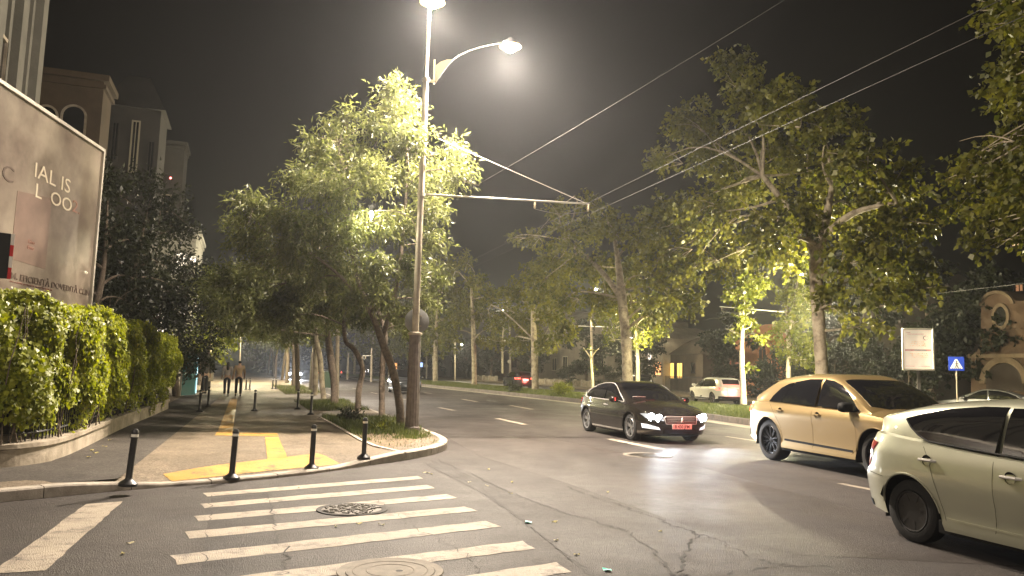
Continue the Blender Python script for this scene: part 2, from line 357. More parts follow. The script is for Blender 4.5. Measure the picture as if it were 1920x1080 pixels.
crack([(1306, 1003), (1340, 1010), (1390, 1035), (1440, 1055), (1500, 1062), (1560, 1063)], 0.016, M['crack'], 3)
crack([(1330, 1085), (1400, 1070), (1450, 1063), (1520, 1062)], 0.012, M['crack_soft'], 4)
crack([(905, 925), (960, 960), (1010, 1000), (1060, 1040), (1110, 1080)], 0.014, M['crack_soft'], 5)
crack([(503, 925), (505, 945), (512, 980), (520, 1010), (535, 1050), (537, 1080)], 0.014, M['crack'], 6)
crack([(398, 930), (396, 960), (388, 1000), (380, 1060)], 0.010, M['crack_soft'], 7)
crack([(840, 870), (930, 868), (1010, 872)], 0.010, M['crack_soft'], 8)
crack([(700, 935), (740, 960), (770, 985), (860, 1030), (900, 1075)], 0.008, M['crack_soft'], 9)
tag(flat('road', [G(x, y)[:2] for x, y in [(812, 862), (900, 900), (1040, 955), (1180, 1000), (1262, 1085), (1110, 1085), (1010, 1000), (905, 925), (800, 872)]], 0.003, M['road_old']), kind='structure')
tag(flat('road', [G(x, y)[:2] for x, y in [(396, 935), (503, 925), (537, 1085), (375, 1085)]], 0.0022, M['road_old']), kind='structure')
tag(flat('road', [G(x, y)[:2] for x, y in [(830, 815), (1000, 818), (1290, 870), (1640, 965), (1920, 1062), (1500, 1040), (1300, 990), (1060, 905), (900, 855)]], 0.002, M['road_new']), kind='structure')
# median strip: kerb, gutter and raised turf
med = smooth_line([(14.6, 0), (15.2, 10), (16.4, 22), (17.6, 32), (17.7, 43), (17.2, 58), (16.4, 75), (16.2, 120), (16.2, 200)], 5)
rev = [np.array(p) for p in med][::-1]
strip(rev, [(0, -0.02), (0, 0.2), (0.02, 0.215), (0.17, 0.22), (0.18, 0.10)], 'kerb', mat('dark kerb stone', (0.13, 0.11, 0.09), 0.85, noise=0.4, nscale=3))
strip(rev, [(-0.75, 0.004), (-0.01, 0.010)], 'gutter', M['gutter'])
back = [(p[0] + (23.4 - p[0]), p[1]) for p in med]
mb = MB(); vs = []
for p in med:
    for f in (0, 0.1, 0.3, 0.6, 0.9, 1.0): vs.append((p[0] + 0.17 + (23.2 - p[0]) * f, p[1], 0.2 + 0.09 * math.sin(PI * f)))
mb.add(vs, [(i * 6 + j, (i + 1) * 6 + j, (i + 1) * 6 + j + 1, i * 6 + j + 1) for i in range(len(med) - 1) for j in range(5)])
tag(mb.build('median', mat('turf soil', (0.075, 0.095, 0.025), 0.95, noise=0.5, nscale=2.5, detail=8)), kind='structure')
strip([(p[0], p[1]) for p in back], [(-0.16, 0.2), (0.0, 0.2), (0.0, -0.02)], 'kerb', M['kerb'])
# far pavement
tag(MB().box((48.5, 100, 0.06), (29, 420, 0.12)).build('pavement', M['walk']), kind='structure')
# planting bed at the corner and the next one, with an edging strip
bed1 = [(2.62, 13.9), (2.35, 15.6), (2.3, 17.5), (2.25, 20), (2.15, 23.4), (4.17, 24.0), (4.17, 19), (4.08, 17.05), (3.84, 15.8), (3.32, 14.75), (2.85, 14.0)]
bed2 = [(2.1, 26.8), (2.0, 34), (4.17, 36), (4.17, 27.5)]; bed3 = [(2.0, 42), (1.9, 60), (4.17, 62), (4.17, 44)]
for b in (bed1, bed2, bed3): tag(flat('planting_bed', b, 0.132, M['soil']), kind='structure')
strip([(2.72, 13.75), (2.40, 15.0), (2.31, 16.2), (2.27, 18.0), (2.24, 20), (2.15, 23.4)], [(-0.045, 0.12), (-0.045, 0.15), (0.045, 0.15), (0.045, 0.12)], 'kerb', M['kerb'])
# grass: bed tufts and median turf
def in_poly(P, x, y):
    c = np.zeros(len(x), bool); n = len(P)
    for i in range(n):
        (x1, y1), (x2, y2) = P[i], P[(i + 1) % n]; k = ((y1 > y) != (y2 > y)); c ^= k & (x < (x2 - x1) * (y - y1) / (y2 - y1 + 1e-12) + x1)
    return c
def blades(x, y, z, h, wd, rng):
    n = len(x); a = rng.uniform(0, 2 * PI, n); ln = rng.uniform(0.1, 0.75, n) * h; b = a + PI / 2
    p = np.stack([x, y, z], 1); d = np.stack([np.cos(b), np.sin(b), 0 * a], 1) * wd; tip = np.stack([np.cos(a) * ln, np.sin(a) * ln, h], 1)
    return np.stack([p - d, p + d, p + d * 0.7 + tip * 0.6, p + tip], 1).reshape(-1, 3)
M['grass'] = leafmat('grass blades', (0.035, 0.055, 0.012), (0.12, 0.135, 0.03), 0.35)
xs, ys, zz, hh = [], [], [], []
for b, dens in ((bed1, 900), (bed2, 500), (bed3, 160)):
    bb = np.array(b); lo, hi = bb.min(0), bb.max(0); n = int((hi - lo).prod() * dens); x = RNG.uniform(lo[0], hi[0], n); y = RNG.uniform(lo[1], hi[1], n)
    dn = 0.5 + 0.5 * np.sin(x * 3.1 + 1.7 * np.sin(y * 1.3)) * np.sin(y * 2.3 + x); k = in_poly(b, x, y) & (RNG.uniform(0, 1, n) < np.where((y < 17.5) & (y > 12), 0.25 + 0.75 * (dn > 0.62), 0.45 + 0.55 * dn)); k &= ~((y < 16.2) & (RNG.uniform(0, 1, n) < .75))
    x, y, dn = x[k], y[k], dn[k]; xs.append(x); ys.append(y); zz.append(np.full(len(x), 0.13)); hh.append(RNG.uniform(0.05, 0.12, len(x)) * (0.6 + 1.5 * dn) * np.where(y < 17.2, 0.4, 1.0))
X = np.concatenate(xs); Y = np.concatenate(ys); H = np.concatenate(hh)
tag(leafmesh('grass', blades(X, Y, np.concatenate(zz), H, 0.006, RNG), RNG.uniform(0, 1, len(X)), M['grass']), 'green grass growing on the soil between the street trees', 'grass', kind='stuff')
n = 70000; t = RNG.uniform(0, 1, n) ** 1.7; Y = 18 + t * 75; mx = np.interp(Y, [p[1] for p in med], [p[0] for p in med]); fx = RNG.uniform(0, 1, n) ** 1.3; X = mx + 0.2 + (23.0 - mx) * fx
tag(leafmesh('grass', blades(X, Y, 0.2 + 0.09 * np.sin(PI * fx), RNG.uniform(0.06, 0.16, n), 0.014, RNG), RNG.uniform(0.2, 1, n), M['grass']), 'bright green mown grass covering the raised median', 'grass', kind='stuff')
# ------------------------------------------------------------------ trees
M['bark'] = mat('grey brown bark', (0.11, 0.085, 0.062), 0.9, noise=0.45, nscale=14, bump=0.7, bscale=40)
M['bark_plane'] = mat('plane bark', (0.36, 0.31, 0.22), 0.85, col2=(0.16, 0.13, 0.09), nscale=3.0, thr=(0.38, 0.56), detail=6, bump=0.3, bscale=20)
M['bark_pale'] = mat('pale bark', (0.50, 0.44, 0.32), 0.85, noise=0.35, nscale=9)
M['leaf_slim'] = leafmat('slim leaves', (0.066, 0.078, 0.022), (0.160, 0.168, 0.060), 0.5)
M['leaf_plane'] = leafmat('plane leaves', (0.058, 0.068, 0.011), (0.180, 0.172, 0.030), 0.45)
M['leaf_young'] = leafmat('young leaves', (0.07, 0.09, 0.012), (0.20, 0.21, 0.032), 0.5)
M['leaf_dark'] = leafmat('dark leaves', (0.011, 0.015, 0.006), (0.032, 0.038, 0.013), 0.35)  # dark tone partly carries the shade over the garden trees
def leaves(clumps, n, L, Wd, rng, per=7, droop=0.25, tw=0.35, lump=1.0, core=None):
    "leaf corners of n leaves set on twigs through the ellipsoid clumps (x,y,z,r[,squash])"
    C = np.array([c[:3] for c in clumps], float); R = np.array([c[3] for c in clumps], float); SQ = np.array([c[4] if len(c) > 4 else 0.8 for c in clumps])
    nt_ = max(1, n // per); pr = R ** 2.3; k = rng.choice(len(C), nt_, p=pr / pr.sum())
    d = rng.normal(size=(nt_, 3)); d /= np.linalg.norm(d, axis=1)[:, None]
    rr = rng.uniform(0, 1, nt_) ** 0.42
    wob = 1 + 0.22 * np.sin(d[:, 0] * 5 + k * 1.7) * np.sin(d[:, 1] * 4.3 + k) + 0.16 * np.sin(d[:, 2] * 7 + k * 2.1)
    off = d * (rr * R[k] * wob)[:, None]; off[:, 2] *= SQ[k]; pos = C[k] + off
    cen = C.mean(0) if core is None else np.array(core)
    td = d * 0.7 + (pos - cen) / (np.linalg.norm(pos - cen, axis=1)[:, None] + 1e-6) * 0.5 + rng.normal(size=(nt_, 3)) * 0.45; td[:, 2] -= droop; td /= np.linalg.norm(td, axis=1)[:, None]
    tt = np.tile(np.linspace(-0.5, 0.6, per), nt_); i = np.repeat(np.arange(nt_), per)
    base = pos[i] + td[i] * (tt * tw)[:, None] + rng.normal(size=(len(i), 3)) * 0.02
    ld = td[i] * 0.55 + rng.normal(size=(len(i), 3)) * 0.6; ld[:, 2] -= droop; ld /= np.linalg.norm(ld, axis=1)[:, None]
    nn = rng.normal(size=(len(i), 3)); nn[:, 2] += 0.6; sd = np.cross(ld, nn); sd /= np.linalg.norm(sd, axis=1)[:, None] + 1e-9; up = np.cross(sd, ld)
    s = rng.uniform(0.65, 1.25, len(i))[:, None]
    tip = base + ld * L * s - up * 0.12 * L; mid = base + ld * L * 0.45 * s
    V = np.stack([base, mid + sd * Wd * 0.5 * s + up * 0.1 * Wd, tip, mid - sd * Wd * 0.5 * s + up * 0.1 * Wd], 1).reshape(-1, 3)
    tint = np.clip(rng.normal(0.45, 0.25, nt_)[i] + rng.normal(0, 0.15, len(i)), 0, 1); return V, tint
def limb(mb, a, b, r0, r1, rng, n=6, sag=0.15, sides=6):
    a, b = np.array(a, float), np.array(b, float); P = []; L = np.linalg.norm(b - a); o = rng.normal(size=3) * L * 0.08
    for i in range(n + 1):
        t = i / n; p = a + (b - a) * t + o * math.sin(PI * t) + np.array((0, 0, sag * L * math.sin(PI * t) * 0.5)); P.append(p)
    mb.tube(P, [r0 + (r1 - r0) * (i / n) for i in range(n + 1)], sides)
def make_tree(name, stems, clumps, nleaf, L, Wd, leaf, bark, label, group=None, seed=1, per=7, droop=0.25, tw=0.35, limb_r=0.035, root=None, cat='tree', core=None):
    "stems: list of [(x,y,z,r),...]; each clump is reached by a limb from the nearest stem point"
    rng = np.random.default_rng(seed); r = root if root is not None else stems[0][0][:3]; r = np.array(r, float)
    t = empty(name, tuple(r), 0, label, cat, group); mb = MB()
    pts = []
    for st in stems:
        P = smooth_line([np.array(q, float) for q in st], 4); P = [np.append(p[:3] - r, p[3]) for p in P]
        mb.tube([p[:3] for p in P], [max(0.012, p[3] * (1 + 0.05 * math.sin(i * 2.1))) for i, p in enumerate(P)], 10)
        pts += [p for p in P[len(P) // 3:]]
    for c in clumps:
        c0 = np.array(c[:3]) - r; best = min(pts, key=lambda p: np.linalg.norm(p[:3] - c0) + 1.2 * max(0, p[2] - c0[2]))
        limb(mb, best[:3], c0, min(best[3] * 0.7, limb_r * (0.6 + c[3] * 0.5)), 0.010, rng)
        for q in range(3): limb(mb, c0 * 0.75 + best[:3] * 0.25, c0 + rng.normal(size=3) * c[3] * 0.55, limb_r * 0.4, 0.006, rng, 4, 0.1, 5)
    mb.build('trunk', bark, t, True)
    cl = [(c[0] - r[0], c[1] - r[1], c[2] - r[2], *c[3:]) for c in clumps]
    V, T = leaves(cl, nleaf, L, Wd, rng, per, droop, tw, core=None if core is None else np.array(core) - r)
    leafmesh('crown', V, T, leaf, t); return t
def px_clumps(lst, Y0, jitter, rng, plane='Y', sq=0.85):
    out = []
    for (x, y, rp) in lst:
        Yq = Y0 + rng.uniform(-jitter, jitter); p = AY(x, y, Yq) if plane == 'Y' else AX(x, y, Yq); dep = float((p - np.array((0, 0, CH))) @ _f)
        out.append((*p, rp / F * dep, sq))
    return out
def stem_px(lst, Y0, dY=0.0, plane='Y'):
    out = []
    for i, (x, y, wpx) in enumerate(lst):
        Yq = Y0 + dY * i; p = AY(x, y, Yq) if plane == 'Y' else AX(x, y, Yq); dep = float((p - np.array((0, 0, CH))) @ _f); out.append((*p, wpx / F * dep / 2))
    return out
rg = np.random.default_rng(11)
# street tree beside the lamp post: airy, slim pale leaves
cl = px_clumps([(735, 170, 34), (752, 205, 46), (705, 235, 40), (760, 255, 50), (655, 215, 26), (630, 250, 40), (600, 285, 42), (580, 262, 20), (660, 300, 52), (565, 335, 44), (625, 355, 55), (700, 330, 52), (770, 330, 46), (850, 285, 34),
                (862, 325, 36), (820, 335, 40), (800, 395, 46), (470, 380, 36), (440, 415, 26), (505, 400, 40), (470, 450, 46), (545, 420, 50), (610, 430, 50), (680, 425, 50), (745, 420, 46), (812, 455, 34), (555, 480, 46), (500, 485, 34), (620, 490, 46), (700, 495, 46),
                (770, 505, 42), (815, 520, 30), (720, 560, 34), (800, 570, 32), (760, 590, 24), (660, 560, 34), (590, 530, 30)], 19.9, 1.7, rg)
cl += px_clumps([(668, 418, 34), (615, 425, 34), (570, 438, 30), (725, 412, 26), (640, 450, 30), (540, 460, 26)], 18.9, 0.3, rg)
t_main = make_tree('street_tree', [stem_px([(752, 799, 17), (748, 750, 15), (735, 690, 15), (718, 645, 14), (700, 595, 11), (678, 545, 9), (660, 480, 7), (648, 400, 5), (645, 320, 3)], 19.75, 0.05),
                                   stem_px([(716, 640, 9), (724, 610, 9), (738, 560, 9), (752, 480, 7), (758, 400, 6), (765, 300, 4), (748, 200, 3)], 20.1, 0.03),
                                   stem_px([(700, 595, 7), (640, 520, 6), (560, 460, 4), (490, 430, 3)], 20.1, 0.1)],
                   [(*c[:3], c[3] * .9, .8) for c in cl], 34000, 0.16, 0.041, M['leaf_slim'], M['bark'], 'tall airy street tree with slim pale leaves beside the main lamp post', 'street trees along the pavement kerb', 5, tw=0.4, droop=0.35)
# the next trunks of the row, with the canopy over the pavement
rows = [([(716, 779, 12), (716, 720, 11), (718, 670, 11), (722, 630, 10), (712, 590, 8), (690, 560, 6)], 24.1, [(700, 560, 34), (660, 570, 34), (735, 600, 26), (690, 530, 30), (640, 540, 34), (770, 615, 22), (600, 545, 40), (560, 530, 40), (520, 545, 36), (480, 520, 34), (600, 500, 36)], 'slim straight dark street tree just behind the airy one', 11000),
        ([(671, 772, 12), (673, 730, 11), (680, 690, 10), (664, 655, 10), (648, 640, 8), (645, 600, 7), (650, 570, 5)], 26.0, [(640, 575, 36), (600, 570, 34), (680, 590, 30), (620, 530, 36), (570, 545, 34), (660, 525, 30), (520, 570, 36), (470, 560, 36), (440, 520, 34), (540, 600, 26)], 'crooked dark street tree whose trunk bends left below its fork', 12000),
        ([(627, 757, 15), (627, 720, 14), (622, 685, 14), (617, 650, 13), (612, 610, 10), (600, 570, 7)], 31.5, [(600, 575, 40), (560, 570, 36), (630, 600, 30), (585, 530, 36), (540, 590, 30), (520, 560, 30), (470, 590, 32), (430, 570, 34), (500, 615, 24), (400, 540, 34)], 'thick dark street tree with a kinked trunk next to the grass edge', 11000),
        ([(607, 748, 10), (603, 710, 10), (600, 670, 10), (594, 640, 9), (590, 600, 7)], 37.5, [(570, 600, 34), (600, 585, 32), (540, 575, 34), (560, 625, 22), (520, 600, 26), (500, 570, 28), (460, 610, 26), (430, 620, 24), (480, 580, 30), (410, 590, 28)], 'thin dark leaning street tree in front of the pale trunk', 9000),
        ([(590, 741, 10), (592, 700, 10), (592, 660, 10), (588, 620, 8), (580, 590, 6)], 42.0, [(560, 600, 30), (590, 595, 28), (530, 595, 28), (600, 630, 22), (545, 625, 20), (500, 600, 28)], 'pale lit street tree trunk behind the thin dark one', 7000),
        ([(558, 735, 9), (558, 700, 9), (557, 665, 9), (555, 630, 7), (550, 600, 5)], 46.0, [(540, 610, 30), (565, 605, 28), (510, 615, 28), (530, 640, 18), (490, 620, 24)], 'dark street tree nearest the distant headlights', 7000)]
for i, (st, Y0, cp, lab, nl) in enumerate(rows):
    make_tree('street_tree', [stem_px(st, Y0)], px_clumps(cp, Y0 + 0.5, 2.0, rg), nl, 0.17, 0.055, M['leaf_slim'], M['bark_plane'] if 'pale' in lab else M['bark'], lab, 'street trees along the pavement kerb', 30 + i, tw=0.4)
# more of the row far down the pavement: copies of one tree
base = make_tree('street_tree', [[(3.3, 58, .1, .16), (3.2, 58, 2.4, .14), (3.0, 58.2, 4.2, .1), (2.9, 58, 6, .05)]], [(2.2, 57, 5.6, 1.7), (4.2, 58.5, 5.9, 1.8), (3, 59.5, 7.2, 1.9), (1.4, 59, 5.0, 1.4), (4.4, 56.5, 4.8, 1.3), (2.6, 57, 8.0, 1.3)], 4200, 0.24, 0.09, M['leaf_slim'], M['bark'],
                 'distant dark street tree beyond the walking couple', 'distant street trees past the walking couple', 60, tw=0.5)
for i, y in enumerate([70, 84, 98, 114, 132]):
    c = copy_tree(base); c.location = (3.4 + 0.2 * (i % 2), y, 0.1); c.rotation_euler = (0, 0, 1.3 + i * 1.9)
# garden trees behind the hedge, dark against the sky
def blob_tree(loc, h, rad, n, leaf, bark, label, group, seed, L=0.2, Wd=0.1, tr=0.17, low=0.35, nc=16, name='garden_tree'):
    rng = np.random.default_rng(seed); x, y, z = loc; cl = []
    for k in range(nc):
        a = rng.uniform(0, 2 * PI); f = rng.uniform(low, 1); ww = math.sin(PI * min(1, (f - low) / (1 - low) * 0.8 + 0.18)); rr = rad * ww * rng.uniform(0.35, 0.8)
        cl.append((x + math.cos(a) * rr, y + math.sin(a) * rr, z + h * f, rad * rng.uniform(0.28, 0.46)))
    st = [(x, y, z, tr), (x + rng.uniform(-.2, .2), y, z + h * 0.3, tr * 0.85), (x + rng.uniform(-.3, .3), y + .1, z + h * 0.6, tr * 0.5), (x, y, z + h * 0.9, tr * 0.15)]
    return make_tree(name, [st], cl, n, L, Wd, leaf, bark, label, group, seed, tw=0.45, limb_r=0.05)
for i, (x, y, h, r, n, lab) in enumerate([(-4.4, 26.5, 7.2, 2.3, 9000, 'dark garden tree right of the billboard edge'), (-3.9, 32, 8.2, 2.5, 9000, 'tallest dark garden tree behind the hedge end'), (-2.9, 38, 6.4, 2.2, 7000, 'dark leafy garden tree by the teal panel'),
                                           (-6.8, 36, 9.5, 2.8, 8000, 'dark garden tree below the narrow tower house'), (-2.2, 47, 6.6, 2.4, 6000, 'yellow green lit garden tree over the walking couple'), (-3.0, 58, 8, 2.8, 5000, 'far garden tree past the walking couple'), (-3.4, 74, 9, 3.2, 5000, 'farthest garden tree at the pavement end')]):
    blob_tree((x, y, 0.1), h, r, n, M['leaf_young'] if 'lit' in lab else M['leaf_dark'], M['bark'], lab, 'garden trees behind the hedge', 80 + i, 0.17, 0.085, 0.16, 0.18 if i in (0, 2, 4) else 0.3, 20)  # light and shade set by leaf colour: lit tree brighter, the others dark
# plane trees on the median
def plane(px_list, X, stem, nl, lab, seed, jit=2.6, limb_r=0.07, L=0.21, Wd=0.17):
    return make_tree('plane_tree', [stem_px(q, X, 0.0, 'X') for q in stem], px_clumps(px_list, X, jit, np.random.default_rng(seed), 'X'), nl, L, Wd, M['leaf_plane'], M['bark_plane'], lab, 'plane trees on the median', seed, per=9, tw=0.5, limb_r=limb_r, droop=0.35)
plane([(1330, 280, 60), (1420, 200, 60), (1290, 225, 50), (1250, 410, 56), (1320, 400, 64), (1390, 350, 64), (1450, 290, 60), (1500, 400, 60), (1540, 320, 60), (1610, 300, 60), (1600, 380, 70), (1680, 340, 56), (1690, 420, 66), (1440, 440, 60), (1370, 480, 50),
       (1300, 500, 50), (1245, 480, 44), (1600, 470, 70), (1700, 500, 56), (1650, 540, 50), (1720, 545, 34), (1560, 560, 40), (1480, 200, 60), (1560, 230, 54), (1380, 130, 46), (1480, 480, 44), (1620, 610, 34), (1240, 300, 34)], 20.0,
      [[(1543, 800, 30), (1541, 700, 24), (1537, 640, 23), (1532, 560, 23), (1530, 490, 24), (1545, 430, 18), (1560, 350, 10)], [(1531, 480, 18), (1500, 420, 14), (1430, 330, 9)], [(1535, 450, 16), (1600, 400, 12), (1680, 380, 7)]],
      27000, 'large plane tree with a bare scarred trunk behind the beige car', 101)
plane([(1150, 420, 34), (1200, 450, 40), (1110, 430, 36), (1060, 440, 36), (1040, 490, 40), (1100, 500, 44), (1165, 505, 46), (1225, 520, 42), (1270, 545, 36), (1010, 530, 36), (1060, 560, 36), (1235, 580, 36), (1290, 570, 30), (1130, 560, 40), (1185, 570, 36), (1000, 445, 26), (1050, 395, 26), (1110, 380, 26), (965, 445, 16)], 20.0,
      [[(1180, 770, 22), (1176, 690, 19), (1172, 620, 18), (1166, 560, 18), (1160, 500, 12), (1150, 430, 6)], [(1166, 560, 12), (1120, 500, 9), (1060, 450, 5)]], 15000, 'plane tree directly behind the dark saloon roof', 102, 3.2)
plane([(965, 550, 28), (1010, 560, 32), (1040, 590, 32), (990, 600, 34), (955, 590, 24), (1060, 620, 28), (1025, 640, 26), (975, 640, 24), (1000, 510, 26), (1045, 530, 26), (930, 640, 18)], 21.0,
      [[(1004, 738, 14), (1003, 700, 13), (1002, 650, 12), (1000, 600, 10), (1000, 550, 5)]], 9500, 'plane tree right of the car with glowing tail lights', 103, 3.0)
plane([(880, 560, 28), (905, 590, 26), (860, 590, 26), (840, 620, 20), (890, 530, 26), (920, 555, 24), (870, 490, 24), (930, 610, 18), (905, 640, 16), (850, 550, 22)], 20.5,
      [[(889, 727, 10), (889, 690, 9), (888, 640, 9), (886, 590, 7), (884, 540, 4)]], 8000, 'slender bare trunked plane tree left of the tail lit car', 104, 3.0)
cc = [(20 + a, 9.5 + b, c, r) for a, b, c, r in [(0, 4.4, 9.2, 1.5), (-1.6, 3.6, 11.5, 1.5), (0.8, 5.8, 8.0, 1.3), (-1.0, 4.6, 7.0, 1.2), (1, 6.0, 10.5, 1.5), (-2, 2.8, 13, 1.5), (0, 4.5, 13.6, 1.6), (0.4, 5.4, 6.4, 1.0), (-0.3, 2, 9, 1.8), (0.5, -1, 10, 2.2), (2, 2, 12, 2.2), (-1, 5.2, 16, 1.3), (-2.4, 4.2, 15, 1.0), (1.0, 6.6, 7.2, 1.1)]]
cc += px_clumps([(1830, 330, 44), (1885, 275, 48), (1800, 385, 36), (1855, 415, 46), (1905, 370, 40), (1900, 150, 36), (1840, 455, 30), (1900, 60, 44), (1860, 25, 36), (1905, 455, 30), (1815, 300, 30), (1780, 340, 24)], 20.6, 1.2, rg, 'X')
make_tree('plane_tree', [[(20.2, 9, .2, .3), (20.1, 9.2, 3, .26), (20, 9.6, 6, .22), (19.6, 10.5, 9, .14), (19, 12, 12, .06)]], cc, 26000, 0.19, 0.16, M['leaf_plane'], M['bark_plane'], 'plane tree whose outer boughs reach in from the right edge', 'plane trees on the median', 105, per=6, tw=0.5, droop=0.3, limb_r=0.07)
# young brightly lit trees
def young(px_list, X, stem, nl, lab, seed, bark='bark_pale', jit=0.8, L=0.16, Wd=0.14):
    return make_tree('young_tree', [stem_px(q, X, 0.0, 'X') for q in stem], px_clumps(px_list, X, jit, np.random.default_rng(seed), 'X'), nl, L, Wd, M['leaf_young'], M[bark], lab, 'young trees under the far lamps', seed, per=6, tw=0.35, limb_r=0.03)
young([(1395, 535, 24), (1375, 555, 18), (1415, 545, 20), (1400, 515, 16), (1430, 525, 14), (1390, 600, 14), (1375, 625, 16), (1412, 610, 14), (1425, 635, 12), (1404, 690, 9), (1398, 575, 14), (1365, 530, 10)], 22.6,
      [[(1394, 758, 13), (1393, 720, 11), (1391, 680, 10), (1391, 640, 8), (1394, 590, 5), (1396, 530, 3)]], 2300, 'slim white barked young tree beside the white car', 111)
young([(1500, 505, 18), (1490, 540, 24), (1470, 560, 22), (1510, 550, 24), (1500, 580, 26), (1480, 600, 24), (1520, 600, 22), (1460, 620, 18), (1500, 630, 26), (1525, 650, 22), (1470, 655, 18), (1500, 668, 22), (1512, 520, 16), (1530, 570, 18), (1530, 680, 16)], 27.5,
      [[(1478, 730, 9), (1478, 690, 8), (1480, 640, 7), (1488, 580, 5), (1497, 520, 3)]], 4600, 'bright yellow green young tree left of the bare plane trunk', 112)
young([(1150, 575, 22), (1135, 595, 22), (1165, 590, 22), (1150, 620, 22), (1190, 610, 24), (1225, 600, 24), (1250, 585, 20), (1215, 630, 20), (1195, 640, 16), (1130, 570, 18), (1180, 575, 18), (1240, 620, 18), (1140, 640, 14)], 26.5,
      [[(1196, 715, 8), (1196, 680, 7), (1194, 640, 6), (1190, 600, 4)]], 4600, 'yellow green young tree glowing behind the plane trunk above the saloon', 113)
young([(1110, 690, 5), (1104, 655, 6)], 23.0, [[(1112, 735, 6), (1110, 700, 5), (1108, 672, 4), (1108, 650, 3)], [(1108, 672, 3), (1100, 660, 2), (1094, 652, 1.5)], [(1108, 672, 3), (1116, 660, 2), (1122, 654, 1.5)]], 60, 'nearly leafless young tree with a forked pale stem', 114)
young([(815, 610, 14), (835, 600, 12), (822, 630, 14), (840, 625, 10), (805, 630, 10), (830, 650, 10), (812, 590, 10)], 21.0, [[(815, 722, 8), (815, 690, 8), (814, 650, 6), (816, 610, 3)]], 2200, 'pale stemmed young tree just right of the main lamp post', 115, jit=1.5)
young([(930, 600, 12), (945, 615, 14), (955, 640, 12), (935, 635, 12), (965, 660, 10), (925, 615, 10)], 27.0, [[(942, 700, 4), (942, 670, 4), (942, 640, 3), (944, 610, 2)]], 1800, 'small yellow green young tree above the tail lit car', 116, jit=1.5)
# trees along the far pavement, copies of two kinds
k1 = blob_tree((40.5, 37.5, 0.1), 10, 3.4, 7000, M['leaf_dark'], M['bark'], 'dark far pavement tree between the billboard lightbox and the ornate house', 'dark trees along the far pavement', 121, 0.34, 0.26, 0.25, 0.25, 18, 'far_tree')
fl = [(38, 34, 'dark far pavement tree behind the bare plane trunk'), (37, 47, 'dark far pavement tree left of the orange building'), (38, 60, 'dark far pavement tree over the orange lit windows'), (37, 76, 'dark far pavement tree behind the saloon'),
      (38, 92, 'dark far pavement tree above the low garden walls'), (37, 110, 'dark far pavement tree behind the tail lit car'), (37, 130, 'dark far pavement tree seen left of the slender plane'), (38, 150, 'dark far pavement tree beyond the small dark hatchback')]
for i, (x, y, lab) in enumerate(fl):
    c = copy_tree(k1); c.location = (x + 3.6, y, 0.1); c.rotation_euler = (0, 0, i * 1.7); c.scale = (.9 + 0.1 * math.sin(i * 2.3),) * 3; c['label'] = lab
bs = blob_tree((36.5, 35.5, 0.1), 3.6, 1.9, 4200, M['leaf_dark'], M['bark'], 'tall dark bush along the far pavement behind the crossing sign', 'dark bushes along the far pavement', 125, 0.2, 0.15, 0.07, 0.12, 14, 'tall_bush')
for i, (x, y, lab) in enumerate([(36.5, 38.5, 'tall dark bush along the far pavement below the lightbox'), (36.8, 41.5, 'tall dark bush along the far pavement left of the lightbox'), (37, 44.5, 'tall dark bush behind the bare plane trunk'), (37.2, 47.6, 'tall dark bush below the bright young tree'), (38, 50.8, 'dark bush under the orange rendered house'), (38.5, 57, 'dark bush right of the glowing doorways'), (38.5, 80, 'dark bush behind the bare young tree'), (38.5, 90, 'dark bush left of the bare young tree')]):
    c = copy_tree(bs); c.location = (x, y, 0.1); c.rotation_euler = (0, 0, i * 1.3); c.scale = (1.05, 1.05, 1.0 if i < 4 else .62); c['label'] = lab
p1 = blob_tree((20.3, 86, 0.2), 13, 4.6, 6000, M['leaf_plane'], M['bark_plane'], 'distant plane tree on the median beyond the slender one', 'distant plane trees on the median', 131, 0.36, 0.3, 0.28, 0.32, 18, 'plane_tree')
for i, y in enumerate([100, 116, 134, 156]):
    c = copy_tree(p1); c.location = (20.3, y, 0.2); c.rotation_euler = (0, 0, 0.7 + i * 2.1)
# far-off mass of foliage where the avenue ends
cl = [(x, 190 + RNG.uniform(-8, 8), RNG.uniform(3, 13), RNG.uniform(4, 6)) for x in np.linspace(-45, 110, 60)]
V, T = leaves(cl, 22000, 0.8, 0.6, RNG, tw=1.2)
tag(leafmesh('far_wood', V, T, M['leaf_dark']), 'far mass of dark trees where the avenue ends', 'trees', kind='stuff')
# shrubs
def shrub(loc, r, n, lab, seed, L=0.12, Wd=0.05, leaf='leaf_young', group=None):
    rng = np.random.default_rng(seed); t = empty('shrub', loc, 0, lab, 'shrub', group)
    cl = [(rng.uniform(-r, r) * 0.6, rng.uniform(-r, r) * 0.6, rng.uniform(0.25, 0.7) * r, r * 0.5) for _ in range(6)]; V, T = leaves(cl, n, L, Wd, rng, tw=0.2, droop=-0.3); V[:, 2] = np.maximum(V[:, 2], 0.0)
    leafmesh('foliage', V, T, M[leaf], t); mb = MB()
    for q in range(7): a = rng.uniform(0, 6.3); mb.tube([(0, 0, -0.02), (math.cos(a) * r * .3, math.sin(a) * r * .3, r * .5), (math.cos(a) * r * .6, math.sin(a) * r * .6, r * .9)], [.012, .009, .004], 5)
    mb.build('stem', M['bark'], t)
shrub((17.9, 51.5, .25), 0.62, 900, 'round dark shrub on the median below the tail lit car', 141, leaf='leaf_dark')
shrub((18.6, 44.5, .25), 0.8, 1200, 'wide straggly shrub on the median left of the saloon', 142)
shrub((19.6, 47, .25), 0.7, 900, 'narrow upright shrub on the median beside the plane trunk', 143)
shrub((3.1, 18.3, .13), 0.2, 300, 'low leafy shrub beside the lamp post foot', 144, 0.09, 0.045)
